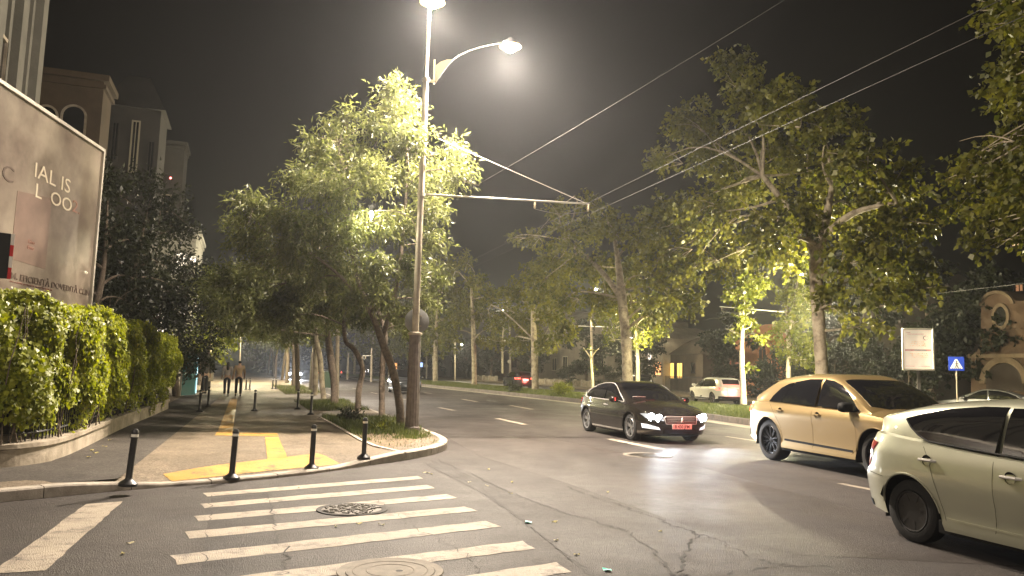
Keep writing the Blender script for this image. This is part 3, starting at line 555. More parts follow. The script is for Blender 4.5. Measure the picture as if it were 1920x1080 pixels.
shrub((2.75, 21.6, .13), 0.36, 600, 'dark low shrub in the bed behind the lamp post', 145, 0.09, 0.045, 'leaf_dark')
# ------------------------------------------------------------------ hedge, wall, fence, billboard
M['wallc'] = mat('rendered garden wall', (0.36, 0.31, 0.24), 0.9, col2=(0.16, 0.13, 0.09), nscale=2.2, thr=(0.3, 0.62), detail=8, bump=0.5, bscale=12)
M['iron'] = mat('black painted iron', (0.012, 0.012, 0.012), 0.5)
M['ivy'] = leafmat('ivy leaves', (0.130, 0.160, 0.014), (0.315, 0.330, 0.036), 0.42)
hl = smooth_line([(-8.5, 8.9), (-5.5, 10.75), (-3.4, 12.05), (-2.78, 12.6), (-2.58, 13.4), (-2.52, 15), (-2.5, 19.3), (-2.35, 24.5), (-2.3, 27.5)], 8)
hc = [0.0]
for a, b in zip(hl, hl[1:]): hc.append(hc[-1] + float(np.linalg.norm(b - a)))
hx = np.array([p[0] for p in hl]); hy = np.array([p[1] for p in hl]); hc = np.array(hc)
wl = [(p[0], p[1]) for p in hl]
gw = strip(wl, [(0.0, 0.1), (0.012, 0.36), (-0.03, 0.37), (-0.03, 0.43), (0.30, 0.44), (0.30, 0.1)], 'garden_wall', M['wallc'], None)
if 'kind' in gw: del gw['kind']
tag(gw, 'low pale rendered garden wall under the leafy hedge', 'wall')
fn = empty('iron_fence', (hl[0][0], hl[0][1], 0.44), 0, 'black iron bar fence overgrown by the leafy hedge', 'fence'); mb = MB()
L = hc[-1]
for s in np.arange(0.1, L, 0.13):
    x, y = np.interp(s, hc, hx) - hl[0][0], np.interp(s, hc, hy) - hl[0][1]; mb.box((x - .12, y + .06, 0.75), (0.018, 0.018, 1.5))
mb.build('bar', M['iron'], fn); mb = MB()
for z in (0.12, 1.35): mb.tube([(p[0] - hl[0][0] - .12, p[1] - hl[0][1] + .06, z) for p in hl], 0.016, 4)
mb.build('rail', M['iron'], fn)
n = 120000; rng = np.random.default_rng(21)
s = rng.uniform(0, L, n); tx = np.gradient(hx, hc); ty = np.gradient(hy, hc)
px_ = np.interp(s, hc, hx); py_ = np.interp(s, hc, hy); ax_ = np.interp(s, hc, tx); ay_ = np.interp(s, hc, ty); nl_ = np.hypot(ax_, ay_); ax_ /= nl_; ay_ /= nl_
top = 2.42 + 0.10 * np.sin(s * 1.3) + 0.07 * np.sin(s * 3.7 + 1) - np.clip((s - 17) / 9, 0, 1) * 0.25
bot = 0.50 + 0.22 * np.sin(s * 2.1) + 0.16 * np.sin(s * 5.3) - 0.25 * (np.abs(s - 8.6) < 0.35)
q = rng.uniform(0, 1, n); topl = rng.uniform(0, 1, n) < 0.16
z = np.where(topl, top, bot + (top - bot) * q ** 0.8)
bul = 0.15 * np.sin(s * 2.4 + z * 1.7) + 0.10 * np.sin(s * 5.1 - z * 3.3) + 0.07 * np.sin(z * 6 + s * 7)
d = np.where(topl, rng.uniform(-0.05, 0.75, n), bul * 0.8 + np.abs(rng.normal(0, 0.13, n)) - 0.10 + 0.16 * (z < 0.9))
d = np.where(z > top - 0.25, d + (z - top + 0.25) * 0.5, d)
keep = (z > 0.9) | (rng.uniform(0, 1, n) < 0.45 + 0.6 * np.clip((z - 0.45) / 0.5, 0, 1) * (0.45 + 0.55 * np.sin(s * 1.9 + 0.6)))
keep &= (np.sin(s * 3.3 + z * 4) * np.sin(z * 5.2 - s * 2) < 0.80) | (rng.uniform(0, 1, n) < 0.5)
nxv, nyv = -ay_, ax_      # inward
P = np.stack([px_ + nxv * d, py_ + nyv * d, z + rng.normal(0, 0.03, n)], 1)[keep]
out = np.stack([-nxv, -nyv, 0.35 + 0 * z], 1)[keep] + rng.normal(size=(keep.sum(), 3)) * 0.42; out[topl[keep], 2] += 1.0; out /= np.linalg.norm(out, axis=1)[:, None]
down = np.array((0, 0, -1.0)) + rng.normal(size=(len(P), 3)) * 0.55; down -= out * (down * out).sum(1)[:, None]; down /= np.linalg.norm(down, axis=1)[:, None]; sd = np.cross(down, out)
sz = rng.uniform(0.036, 0.085, len(P))[:, None]
V = np.stack([P - down * sz * 0.45, P + sd * sz * 0.52 + down * sz * .05 + out * 0.01, P + down * sz * 0.75 - out * 0.008, P - sd * sz * 0.52 + down * sz * .05 + out * 0.01], 1).reshape(-1, 3)
hd = empty('hedge', (hl[0][0], hl[0][1], 0.44), 0, 'tall leafy climber hedge covering the iron fence', 'hedge'); V -= np.array((hl[0][0], hl[0][1], 0.44))
leafmesh('foliage', V, np.clip(rng.normal(0.5, 0.28, len(P)), 0, 1), M['ivy'], hd)
mb = MB(); rr = random.Random(5)
for k in range(60):
    sx = rr.uniform(0, L); x, y = np.interp(sx, hc, hx) - hl[0][0], np.interp(sx, hc, hy) - hl[0][1]; P = [(x - .1 + rr.uniform(-.1, .1), y + rr.uniform(-.1, .1), -0.02)]
    for j in range(5): P.append((P[-1][0] + rr.uniform(-.1, .1), P[-1][1] + rr.uniform(-.12, .12), P[-1][2] + 0.38))
    mb.tube(P, [0.012, .011, .010, .008, .006, .004], 5)
# dense woody inside of the hedge
mb.build('stem', M['bark'], hd)
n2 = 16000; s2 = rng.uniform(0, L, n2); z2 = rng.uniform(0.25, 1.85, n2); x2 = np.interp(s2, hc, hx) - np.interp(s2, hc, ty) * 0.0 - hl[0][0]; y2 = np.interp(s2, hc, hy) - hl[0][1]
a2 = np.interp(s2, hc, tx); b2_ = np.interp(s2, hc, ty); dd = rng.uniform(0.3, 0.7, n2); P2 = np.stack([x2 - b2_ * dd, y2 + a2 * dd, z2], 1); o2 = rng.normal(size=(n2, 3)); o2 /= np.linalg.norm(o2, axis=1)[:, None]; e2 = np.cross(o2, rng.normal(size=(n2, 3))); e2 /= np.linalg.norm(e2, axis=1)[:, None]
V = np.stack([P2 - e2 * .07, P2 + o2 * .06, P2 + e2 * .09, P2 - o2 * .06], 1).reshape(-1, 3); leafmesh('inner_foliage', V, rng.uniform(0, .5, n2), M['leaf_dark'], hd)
# billboard behind the hedge
E1 = np.array((-3.55, 20.4)); bd = np.array((math.sin(math.radians(13.0)), math.cos(math.radians(13.0)))); BW, Z0, Z1 = 8.6, 2.45, 6.66
bb = empty('billboard', (E1[0], E1[1], 0.1), math.atan2(bd[1], bd[0]), 'large framed advertising billboard with beige cloudy poster behind the hedge', 'billboard')
# local: x along the panel (0 at its far edge, negative towards the viewer), y into the garden
M['poster'] = mat('beige cloudy poster', (0.185, 0.158, 0.122), 0.34, col2=(0.085, 0.064, 0.050), nscale=0.6, thr=(0.38, 0.62), detail=5, coat=0.25)
M['alu'] = mat('grey aluminium frame', (0.45, 0.42, 0.37), 0.45, metal=0.6); M['steel'] = mat('dark steel', (0.05, 0.045, 0.04), 0.6)
zc = (Z0 + Z1) / 2 - 0.1; hgt = Z1 - Z0
MB().box((-BW / 2, 0.06, zc), (BW - .12, 0.05, hgt - .12)).build('poster', M['poster'], bb)
mb = MB()
for x in (-0.035, -BW + 0.035): mb.box((x, 0.05, zc), (0.07, 0.16, hgt))
for z in (zc - hgt / 2 + 0.035, zc + hgt / 2 - 0.035): mb.box((-BW / 2, 0.05, z), (BW - 0.141, 0.155, 0.07))
mb.build('frame', M['alu'], bb); mb = MB()
for x in (-0.9, -3.6, -6.6): mb.box((x, 0.26, (zc - hgt / 2) / 2 + 0.8), (0.16, 0.2, zc - hgt / 2 + 1.6))
mb.build_each('leg', M['steel'], bb); mb = MB()
for x in (-1.1, -2.9, -5.0): mb.tube([(x, -0.01, zc - hgt / 2 + .18), (x + .35, -0.75, zc - hgt / 2 - .25)], .02, 6); mb.tube([(x + .35, -0.75, zc - hgt / 2 - .25), (x + 1.5, -0.72, zc - hgt / 2 - .28)], .02, 6)
mb.build_each('bracket', M['steel'], bb)
def bb_pt(px, py):
    d = ray(px, py); nrm = np.array((-bd[1], bd[0])); t = (E1 @ nrm) / (d[:2] @ nrm); p = np.array((0, 0, CH)) + d * t; return (p[:2] - E1) @ bd, p[2] - 0.1
def bb_text(s, px, py, hpx, m, name='lettering', squeeze=1.0, bold=0.0):
    x, z = bb_pt(px, py); _, z2 = bb_pt(px, py - hpx); me = text_mesh(s, (z2 - z) * 1.38, 0.003, 'LEFT', bold, squeeze); o = link_mesh(name, me, m, bb); o.rotation_euler = (PI / 2, 0, 0); o.location = (x, 0.028, z); return o
M['ink_white'] = mat('white print', (0.40, 0.355, 0.27), 0.4); M['ink_dark'] = mat('dark print', (0.06, 0.04, 0.03), 0.4); M['ink_brown'] = mat('brown print', (0.20, 0.10, 0.075), 0.5)
bb_text('IAL IS', 66, 318, 30, M['ink_white'], squeeze=1.55); bb_text('L  OO', 68, 357, 28, M['ink_white'], squeeze=1.5); bb_text('C', 6, 322, 32, M['ink_dark'], squeeze=1.5); bb_text('2.', 138, 386, 24, M['ink_brown'], squeeze=1.5)
bb_text('MIUM. EFICIENȚĂ DOVEDITĂ CLINIC*', 0, 512, 13, M['ink_dark'], squeeze=1.42, bold=0.002)
bb_text('Gine Biotic', 44, 452, 9, M['ink_brown'], squeeze=1.0) if False else None
# printed packet in the poster: plain carton shape with two short marks
def bb_quad(px, m, name, y=0.033):
    P = [bb_pt(*q) for q in px]; mb = MB(); mb.add([(x, y, z) for x, z in P] + [(x, y - .004, z) for x, z in P], [(4, 5, 6, 7), (0, 1, 5, 4), (1, 2, 6, 5), (2, 3, 7, 6), (3, 0, 4, 7)]); return mb.build(name, m, bb)
bb_quad([(23, 485), (88, 505), (100, 372), (36, 358)], mat('printed packet', (0.105, 0.07, 0.054), 0.4, noise=0.25, nscale=1.5), 'printed_packet', 0.034)
for (x, y) in ((55, 452), (54, 463)): bb_text('Bmo' if y > 460 else 'Gino', x, y, 8, M['ink_brown'], squeeze=1.2).location.y = 0.026
bb_text('cititi cu atentie prospectul la medicul sau farmacist', 20, 527, 4, M['ink_brown'], squeeze=1.5)
# board with a red and white edge just in the frame's left edge
rw = empty('site_board', tuple(AY(3, 560, 10.6) * np.array((1, 1, 0)) + np.array((0, 0, 0.44))), 0.5, 'dark board with red and white edge at the far left above the hedge', 'board'); zt = float(AY(3, 437, 10.6)[2]) - 0.44; zb = float(AY(3, 522, 10.6)[2]) - 0.44
MB().box((-0.3, 0, (zt + zb) / 2), (0.66, 0.03, zt - zb), 0, 0.004).build('panel', M['iron'], rw); MB().box((-0.3, .03, zt / 2), (0.04, 0.03, zt)).build('post', M['alu'], rw)
mb = MB(); hb = (zt - zb) / 4
for k in range(4): (mb if k % 2 == 0 else None) and mb.box((0.05, 0.0, zb + hb * (k + .5)), (0.036, 0.034, hb))
mb.build_each('red_stripe', mat('red band', (0.5, 0.03, 0.03), 0.5), rw); mb = MB()
for k in (1, 3): mb.box((0.05, 0.0, zb + hb * (k + .5)), (0.036, 0.034, hb))
mb.build_each('white_stripe', mat('white band', (0.7, 0.66, 0.6), 0.5), rw)

# ------------------------------------------------------------------ lamp post with two bright lamps, a pavement lamp and the overhead line arm
M['zinc'] = mat('galvanised steel', (0.42, 0.36, 0.28), 0.5, metal=0.25, noise=0.2, nscale=6)
M['castiron'] = mat('weathered brown post', (0.15, 0.122, 0.105), 0.6, noise=0.35, nscale=7)
def glow(name, col, s): return mat(name, (0.8, 0.8, 0.8), 0.5, emit=col, es=s)
M['amber'] = mat('amber lamp halo', (0.02, 0.01, 0.0), 0.5, emit=(1.0, 0.42, 0.06), es=1.1); M['bulb'] = glow('lamp light', (1.0, 0.86, 0.55), 60); M['bulb_far'] = glow('far lamp light', (0.95, 0.97, 1.0), 25); M['head'] = mat('lamp housing', (0.035, 0.033, 0.03), 0.6)
PY = 18.4; PB = np.array((3.82, PY, 0.13))
lp = empty('lamp_post', tuple(PB), 0, 'tall main lamp post with fluted foot and two bright lamps at the pavement corner', 'lamp post')
def LP(px, py, dy=0.0): return AY(px, py, PY + dy) - PB
ax0, ax1, ax2, ax3 = LP(772, 812), LP(778.5, 626), LP(797, 200), LP(804, 40)
mb = MB(); nfl = 14
vs = []; prof = [(0.0, .185), (.12, .185), (.14, .168), (.3, .16), (1.2, .150), (2.3, .138), (2.36, .125)]
for h, r in prof:
    c = ax0 + (ax1 - ax0) * (h / 2.36)
    for k in range(nfl * 4):
        a = 2 * PI * k / (nfl * 4); rr_ = r * (1 - (0.075 if 0.13 < h < 2.34 else 0) * (0.5 + 0.5 * math.cos(a * nfl))); vs.append((c[0] + rr_ * math.cos(a), c[1] + rr_ * math.sin(a), h - 0.01))
N4 = nfl * 4; mb.add(vs, [(i * N4 + k, i * N4 + (k + 1) % N4, (i + 1) * N4 + (k + 1) % N4, (i + 1) * N4 + k) for i in range(len(prof) - 1) for k in range(N4)]); mb.build('fluted_base', M['castiron'], lp, True)
mb = MB(); mb.lathe([(0.06, -.03), (.165, -.03), (.175, 0), (.165, .03), (.06, .06)], tuple(ax1), 'z', 28); mb.build('collar', M['zinc'], lp, True)
mb = MB(); mb.tube([ax1, LP(787, 420), LP(794, 270), LP(798.5, 152), LP(799, 148), LP(805.5, 10), LP(806, -8)], [.082, .078, .074, .070, .045, .042, .04], 14); mb.build('pole', M['zinc'], lp, True)
mb = MB()
for py, r in ((365, .1), (245, .095), (150, .09)):
    c = LP(778.5 + (626 - py) * 0.0432, py); mb.lathe([(.05, -.04), (r, -.04), (r, .04), (.05, .04)], tuple(c), 'z', 16)
mb.build_each('clamp', M['zinc'], lp)
# decorative leaf-shaped lamp bracket with a curved arm to the right-hand lamp
o = LP(812, 158); mb = MB(); mb.box(tuple((LP(803, 152) + LP(813, 152)) / 2), (0.17, .05, .06)); mb.tube([LP(813.5, 158), LP(815, 112)], .022, 8)
pl = [LP(*q) for q in ((816, 150), (815.5, 124), (826, 116), (838, 112), (846, 112))]; lo_ = [LP(*q) for q in ((817, 156), (822, 148), (830, 135), (838, 124), (848, 115))]
mb.add([tuple(p + np.array((0, e, 0))) for e in (-.02, .02) for p in pl + lo_[::-1]], [tuple(range(9, -1, -1)), tuple(range(10, 20))] + [(i, (i + 1) % 10, 10 + (i + 1) % 10, 10 + i) for i in range(10)])
mb.build('leaf_bracket', mat('cream bracket', (0.50, 0.40, 0.24), 0.5), lp)
mb = MB(); mb.tube(smooth_line([LP(814, 157), LP(826, 141), LP(842, 120), LP(862, 104), LP(895, 90), LP(935, 81), LP(957, 80)], 4), [0.018] * 25, 8); mb.tube([LP(806, -8), LP(808, -14), LP(811, -12)], .03, 8); mb.build('arm', M['head'], lp, True)
def lamp_head(c, r, parent, m, name='lamp_head'):
    mb = MB(); mb.lathe([(0.0, .20), (.05, .19), (.09, .13), (r * 1.2, .05), (r * 1.25, 0.0), (r * 1.1, -.01)], tuple(c), 'z', 20); h = mb.build(name, M['head'], parent, True)
    mb = MB(); mb.lathe([(r * 1.08, 0.0), (r * 1.0, -.07), (r * 0.75, -.14), (r * .4, -.185), (0, -.2)], tuple(c), 'z', 20); mb.build('bulb', m, h, True)
    if r > .15: mb = MB(); mb.lathe([(r * 1.1, -.012), (r * 1.5, -.035), (r * 1.55, -.05), (r * 1.48, -.06), (r * 1.1, -.03)], tuple(c), 'z', 28); mb.build('halo_ring', M['amber'], h, True)  # glowing ring added to stand in for the orange lens halo round the bulb
    return h
WARM = (1.0, 0.85, 0.69)
LA, LB = LP(811, 1), LP(957, 84)
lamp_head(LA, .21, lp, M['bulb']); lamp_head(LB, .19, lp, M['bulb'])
PWR = 9500.0
def cutoff_light(c, pw, parent, col=WARM, tilt=(0, 0)):
    "street luminaire: most of the light goes down, a little leaks sideways and up"
    lamp_light('lamp_light', tuple(c), pw, col, parent, .10, spot=160, aim=(tilt[0], tilt[1], -1), blend=.6); lamp_light('lamp_spill', tuple(c), pw * .42, col, parent, .10)
cutoff_light(LA + np.array((0, 0, -.25)), PWR, lp); cutoff_light(LB + np.array((0, 0, -.25)), PWR, lp)
# pavement lamp on a bowed arm
mb = MB(); mb.tube(smooth_line([LP(784, 470), LP(780, 430), LP(768, 408), LP(745, 397), LP(720, 394), LP(697, 395)], 4), .013, 8); mb.build('pavement_arm', M['zinc'], lp, True)
LC = LP(697, 396); lamp_head(LC, .04, lp, M['bulb_far'], 'pavement_lamp'); lamp_light('lamp_light', tuple(LC + np.array((0, 0, -.20))), 130, (1.0, 0.93, 0.70), lp, 0.1)
# overhead line arm
mb = MB(); mb.tube([LP(786, 364), LP(1106, 382.5)], .026, 8); mb.build('line_arm', M['alu'], lp, True); mb = MB()
for a, b in (((1003, 377), (1003.5, 393)), ((1103, 382), (1103, 399))): mb.lathe([(.0, 0), (.035, -.01), (.03, -.06), (.04, -.08), (.03, -.12), (.038, -.15), (.02, -.2), (0, -.21)], tuple(LP(*a)), 'z', 10)
mb.build_each('insulator', mat('cream insulator', (0.6, 0.5, 0.33), 0.4), lp, True)
mb = MB(); mb.tube(smooth_line([LP(1003, 392), LP(1030, 398), LP(1060, 401), LP(1103, 397)], 4), .007, 5); mb.tube([LP(818, 258), LP(1098, 381)], .007, 5); mb.build_each('stay_wire', M['alu'], lp)
# round traffic sign seen from behind, clamped to the post
sg = LP(782, 602, .16) + PB
rs = empty('round_sign', (sg[0], sg[1], sg[2]), 0, 'round traffic sign seen from its grey back on the main lamp post', 'sign')
mb = MB(); mb.lathe([(0, -.006), (.285, -.006), (.30, 0), (.30, .03), (.29, .03), (.285, .006), (0, .006)], (0, 0, 0), 'y', 40); mb.build('disc', mat('grey sign back', (0.26, 0.26, 0.25), 0.5, metal=0.2), rs, True)
mb = MB(); mb.box((0, -.03, -.12), (.2, .035, .035)); mb.box((0, -.03, .12), (.2, .035, .035)); mb.build_each('clamp', M['zinc'], rs)
# ------------------------------------------------------------------ bollards
M['black'] = mat('black bollard paint', (0.020, 0.020, 0.021), 0.4, noise=0.3, nscale=20); M['band'] = mat('white reflective band', (0.75, 0.73, 0.66), 0.4)
def bollard(loc, h, lab, tilt=(0, 0), group='bollards across the pavement'):
    t = empty('bollard', loc, 0, lab, 'bollard', group); t.rotation_euler = (tilt[0], tilt[1], 0)
    mb = MB(); mb.lathe([(0.0, -.02), (.11, -.02), (.11, .012), (.09, .03), (.06, .052), (.046, .065), (.040, .08), (.040, h - .12), (.0445, h - .115), (.0445, h - .10)], n=20); mb.build('post', M['black'], t, True)
    mb = MB(); mb.lathe([(.042, h - .10), (.042, h - .065)], n=20); mb.build('band', M['band'], t, True)
    mb = MB(); mb.lathe([(.0445, h - .065), (.0445, h - .05), (.040, h - .025), (.026, h - .006), (0, h)], n=20); mb.build('cap', M['black'], t, True); return t
for p, z, lab, tl in (((240, 908), .127, 'leaning black bollard nearest the hedge, leftmost of the four at the kerb', (0.0, 0.055)), ((434, 896), .055, 'black bollard standing in the wide end of the yellow strip', (0.0, 0.03)),
                      ((584, 878), .055, 'black bollard at the right end of the yellow strip', (0.0, 0.01)), ((682, 858), .12, 'black bollard beside the planting bed edge, rightmost of the four', (0, 0.0))):
    bollard(tuple(G(*p, z)), 0.665, lab, tl)
far = [((558, 767), .13, 'small bollard with a bright band left of the grass edge'), ((583, 777), .13, 'small dim bollard against the grass behind the planting bed'), ((477, 770), .13, 'small bollard in the middle of the shaded pavement'), ((374, 772), .13, 'dim small bollard nearest the hedge end'), ((390, 762), .13, 'small bollard below the pale box'),
       ((461, 731), .13, 'far bollard right of the walking couple'), ((468, 731), .13, 'second far bollard right of the walking couple'), ((511, 729), .13, 'far bollard in front of the distant headlights'), ((517, 729), .13, 'far bollard beside the grass, right of the headlights')]
for p, z, lab in far: bollard(tuple(G(*p, z)), 0.68, lab, group='small bollards farther down the pavement')
# manhole covers
M['castgrey'] = mat('worn cast iron', (0.085, 0.075, 0.062), 0.5, metal=0.3, noise=0.5, nscale=18); M['concring'] = mat('concrete collar', (0.19, 0.165, 0.13), 0.8, noise=0.25, nscale=8)
def manhole(px, r, lab, kind):
    c = G(*px); t = empty('manhole_cover', (c[0], c[1], 0.006), 0.4, lab, 'manhole cover', 'manhole covers in the road'); mb = MB()
    mb.lathe([(r * .99, 0.0), (r * 1.16, .006), (r * 1.18, -.01)], n=40); mb.build('frame', M['crack'] if kind == 'mesh' else M['concring'], t)
    mb = MB(); mb.lathe([(0, .004), (r * .97, .004), (r * .98, -.004)], n=40)
    if kind == 'mesh':
        r2 = random.Random(2)
        for i in range(170):
            a, q = r2.uniform(0, 6.28), r * .92 * math.sqrt(r2.uniform(0, 1)); mb.box((q * math.cos(a), q * math.sin(a), .009), (.045, .014, .012), r2.choice((0.78, -.78)) + r2.uniform(-.15, .15))
    elif kind == 'slots':
        for i in range(-5, 6): mb.box((i * r * .16, 0, .007), (r * .06, 1.7 * math.sqrt(max(.05, (r * .9) ** 2 - (i * r * .16) ** 2)), .008))
    else:
        for k in range(2): mb.lathe([(r * (.5 + .3 * k), .003), (r * (.52 + .3 * k), .008), (r * (.54 + .3 * k), .003)], n=36)
    mb.build('cover', M['castgrey'] if kind != 'plain' else M['concring'], t)
    if kind == 'plain': MB().lathe([(0, .0062), (.03, .0062)], (0.05, -.05, 0), n=12).build('lifting_hole', M['crack'], t)
manhole((660, 956), .34, 'round dark manhole cover with a gritty pattern between crossing stripes', 'mesh'); manhole((732, 1072), .36, 'pale worn round manhole cover at the bottom edge of the picture', 'plain'); manhole((1214, 854), .42, 'round slotted manhole cover shining in the headlights of the saloon', 'slots')
# litter
M['teal'] = mat('teal paper', (0.10, 0.62, 0.50), 0.5); M['dry'] = mat('yellow fallen leaf', (0.42, 0.36, 0.12), 0.7); M['yleaf'] = mat('pale fallen leaf', (0.55, 0.5, 0.3), 0.7)
def scrap(px, w_, l_, rz, m, lab, name='litter', cat='litter', group=None, seed=0):
    c = G(*px); r = random.Random(seed); mb = MB(); n = 4; vs = [((i / n - .5) * l_, (j / 2 - .5) * w_ * (1 if name == 'litter' else math.sin(PI * (0.12 + .8 * i / n))), .012 + .008 * math.sin(i * 1.3 + j) + .004 * r.random()) for i in range(n + 1) for j in range(3)]
    mb.add(vs, [(i * 3 + j, (i + 1) * 3 + j, (i + 1) * 3 + j + 1, i * 3 + j + 1) for i in range(n) for j in range(2)]); o = mb.build(name, m); o.location = tuple(c); o.rotation_euler = (0, 0, rz); return tag(o, lab, cat, group)
scrap((991, 981), .07, .10, 1.2, M['teal'], 'scrap of teal paper on the road right of the crossing stripes'); scrap((1138, 1071), .06, .09, 1.4, M['teal'], 'scrap of teal paper at the bottom edge of the road')
for i, (x, y) in enumerate([(802, 888), (809, 890), (796, 887), (916, 881), (913, 912), (1081, 1042), (630, 989), (674, 983), (1140, 924), (957, 926), (1042, 1015), (230, 1040), (245, 1020), (960, 905), (715, 985), (1238, 998), (880, 905), (1040, 980), (560, 915)]):
    scrap((x, y), .035, .07, i * 1.3, M['dry'] if i % 2 else M['yleaf'], 'pale fallen leaf lying on the road', 'fallen_leaf', 'leaf', 'fallen leaves on the road', i)
for i, (x, y) in enumerate([(196, 838), (166, 858), (206, 826), (180, 850), (172, 845)]):
    o = scrap((x, y), .05, .08, i * 1.1, M['dry'], 'fallen leaf on the dark pavement by the hedge', 'fallen_leaf', 'leaf', 'fallen leaves below the hedge', 40 + i); o.location = tuple(G(x, y, .128))
# ------------------------------------------------------------------ signs, line poles, wires, bins
def face_cam(p): return math.atan2(p[1], p[0]) + PI / 2 + PI   # local -Y towards the viewer's side of the street
X_LB = 26.5
pc = AX(1721, 655, X_LB); dep = float((pc - np.array((0, 0, CH))) @ _f); Wb, Hb = 54 / F * dep, 79 / F * dep
lbx = empty('lightbox', (pc[0], pc[1], 0.1), math.atan2(-pc[0], pc[1]) + 0.1, 'backlit white poster lightbox on a post at the far kerb', 'advert lightbox')
zz_ = pc[2] - 0.1; t_ = .07
mb = MB()
for sx in (-1, 1): mb.box((sx * (Wb / 2 - t_ / 2), 0, zz_), (t_, .22, Hb), 0, .012)
for sz in (-1, 1): mb.box((0, 0, zz_ + sz * (Hb / 2 - t_ / 2)), (Wb - 2 * t_ - .002, .22, t_), 0, .012)
mb.box((0, .06, zz_), (Wb - .1, .06, Hb - .1)); mb.build('case', M['alu'], lbx); MB().box((0, 0, (zz_ - Hb / 2) / 2), (.13, .12, zz_ - Hb / 2)).build('post', M['steel'], lbx)
MB().box((0, -.02, zz_), (Wb - 2 * t_, .02, Hb - 2 * t_)).build('poster', mat('backlit poster', (.7, .6, .5), .4, emit=(1, .80, .60), es=.42), lbx)
r = random.Random(8); mo = MB(); mr = MB(); mk = MB()
for row, (zf, x0, x1) in enumerate([(.18, -.16, .2), (.13, -.2, .24), (.085, -.22, .24), (-.10, -.24, .28), (-.14, -.18, .3), (-.185, -.16, .28)]):
    x = x0 * Wb
    while x < x1 * Wb: mo.box((x, -.032, zz_ + (zf + r.uniform(-.008, .008)) * Hb), (r.uniform(.01, .03) * Wb, .004, r.uniform(.006, .02) * Hb), 0); x += r.uniform(.03, .06) * Wb
x = -.38 * Wb
while x < .40 * Wb:
    (mr if x < -.12 * Wb or x > .26 * Wb else mk).box((x, -.032, zz_ - .02 * Hb), (.022 * Wb, .004, .04 * Hb)); x += .036 * Wb
for row, x0, x1 in ((-.40, -.38, -.1), (-.40, .02, .38), (.36, -.3, .2), (.40, -.34, -.2)):
    x = x0 * Wb
    while x < x1 * Wb: mk.box((x, -.032, zz_ + row * Hb), (.012 * Wb, .004, .014 * Hb)); x += .028 * Wb
mk.lathe([(.06 * Wb, .002), (.085 * Wb, .002)], (0.25 * Wb, -.032, zz_ + .27 * Hb), 'y', 16)
MO = mat('orange print', (.6, .33, .08), .5, emit=(.9, .5, .12), es=.3); MR = mat('red print', (.5, .06, .03), .5); MK = mat('grey print', (.12, .1, .1), .5)
for q, m_ in ((mo, MO), (mr, MR), (mk, MK)): q.build('print', m_, lbx)
X_PS = 28.0; pc = AX(1793, 682, X_PS); dep = float((pc - np.array((0, 0, CH))) @ _f); a = 26 / F * dep
ps = empty('crossing_sign', (pc[0], pc[1], 0.1), math.atan2(-pc[0], pc[1]) + .05, 'blue square pedestrian crossing sign on a thin pole at the far kerb', 'sign'); zc_ = pc[2] - .1
mb = MB(); mb.tube([(0, .03, -.1), (0, .03, zc_ + a / 2)], .03, 8); mb.build('pole', M['zinc'], ps); mb = MB(); mb.box((0, 0, zc_), (a, .02, a), 0, .006); mb.build('plate', mat('blue sign face', (.015, .05, .40), .4, emit=(.01, .04, .35), es=.35), ps)
mb = MB(); P = [(-.40, -.34), (.40, -.34), (.06, .33), (-.06, .33)]; mb.add([(x * a, y, zc_ + z * a) for y in (-.012, -.016) for x, z in P], [(3, 2, 1, 0), (4, 5, 6, 7)] + [(i, (i + 1) % 4, 4 + (i + 1) % 4, 4 + i) for i in range(4)]); mb.build('triangle', mat('white sign face', (.8, .78, .72), .4, emit=(.9, .85, .75), es=.35), ps)
mb = MB(); mb.lathe([(0, 0), (.05 * a, 0)], (0.02 * a, -.019, zc_ + .17 * a), 'y', 12); mb.tube([(.01 * a, -.019, zc_ + .11 * a), (0, -.019, zc_ - .08 * a)], .035 * a, 6)
for q in ((-.10, -.29), (.11, -.29)): mb.tube([(0, -.019, zc_ - .07 * a), (q[0] * a, -.019, zc_ + q[1] * a)], .028 * a, 6)
for q in ((-.10, -.06), (.12, -.02)): mb.tube([(.01 * a, -.019, zc_ + .08 * a), (q[0] * a, -.019, zc_ + q[1] * a)], .02 * a, 6)
for k in range(-2, 3): mb.box((k * .12 * a, -.018, zc_ - .31 * a), (.05 * a, .003, .035 * a))
mb.build('pedestrian_symbol', M['ink_dark'], ps)
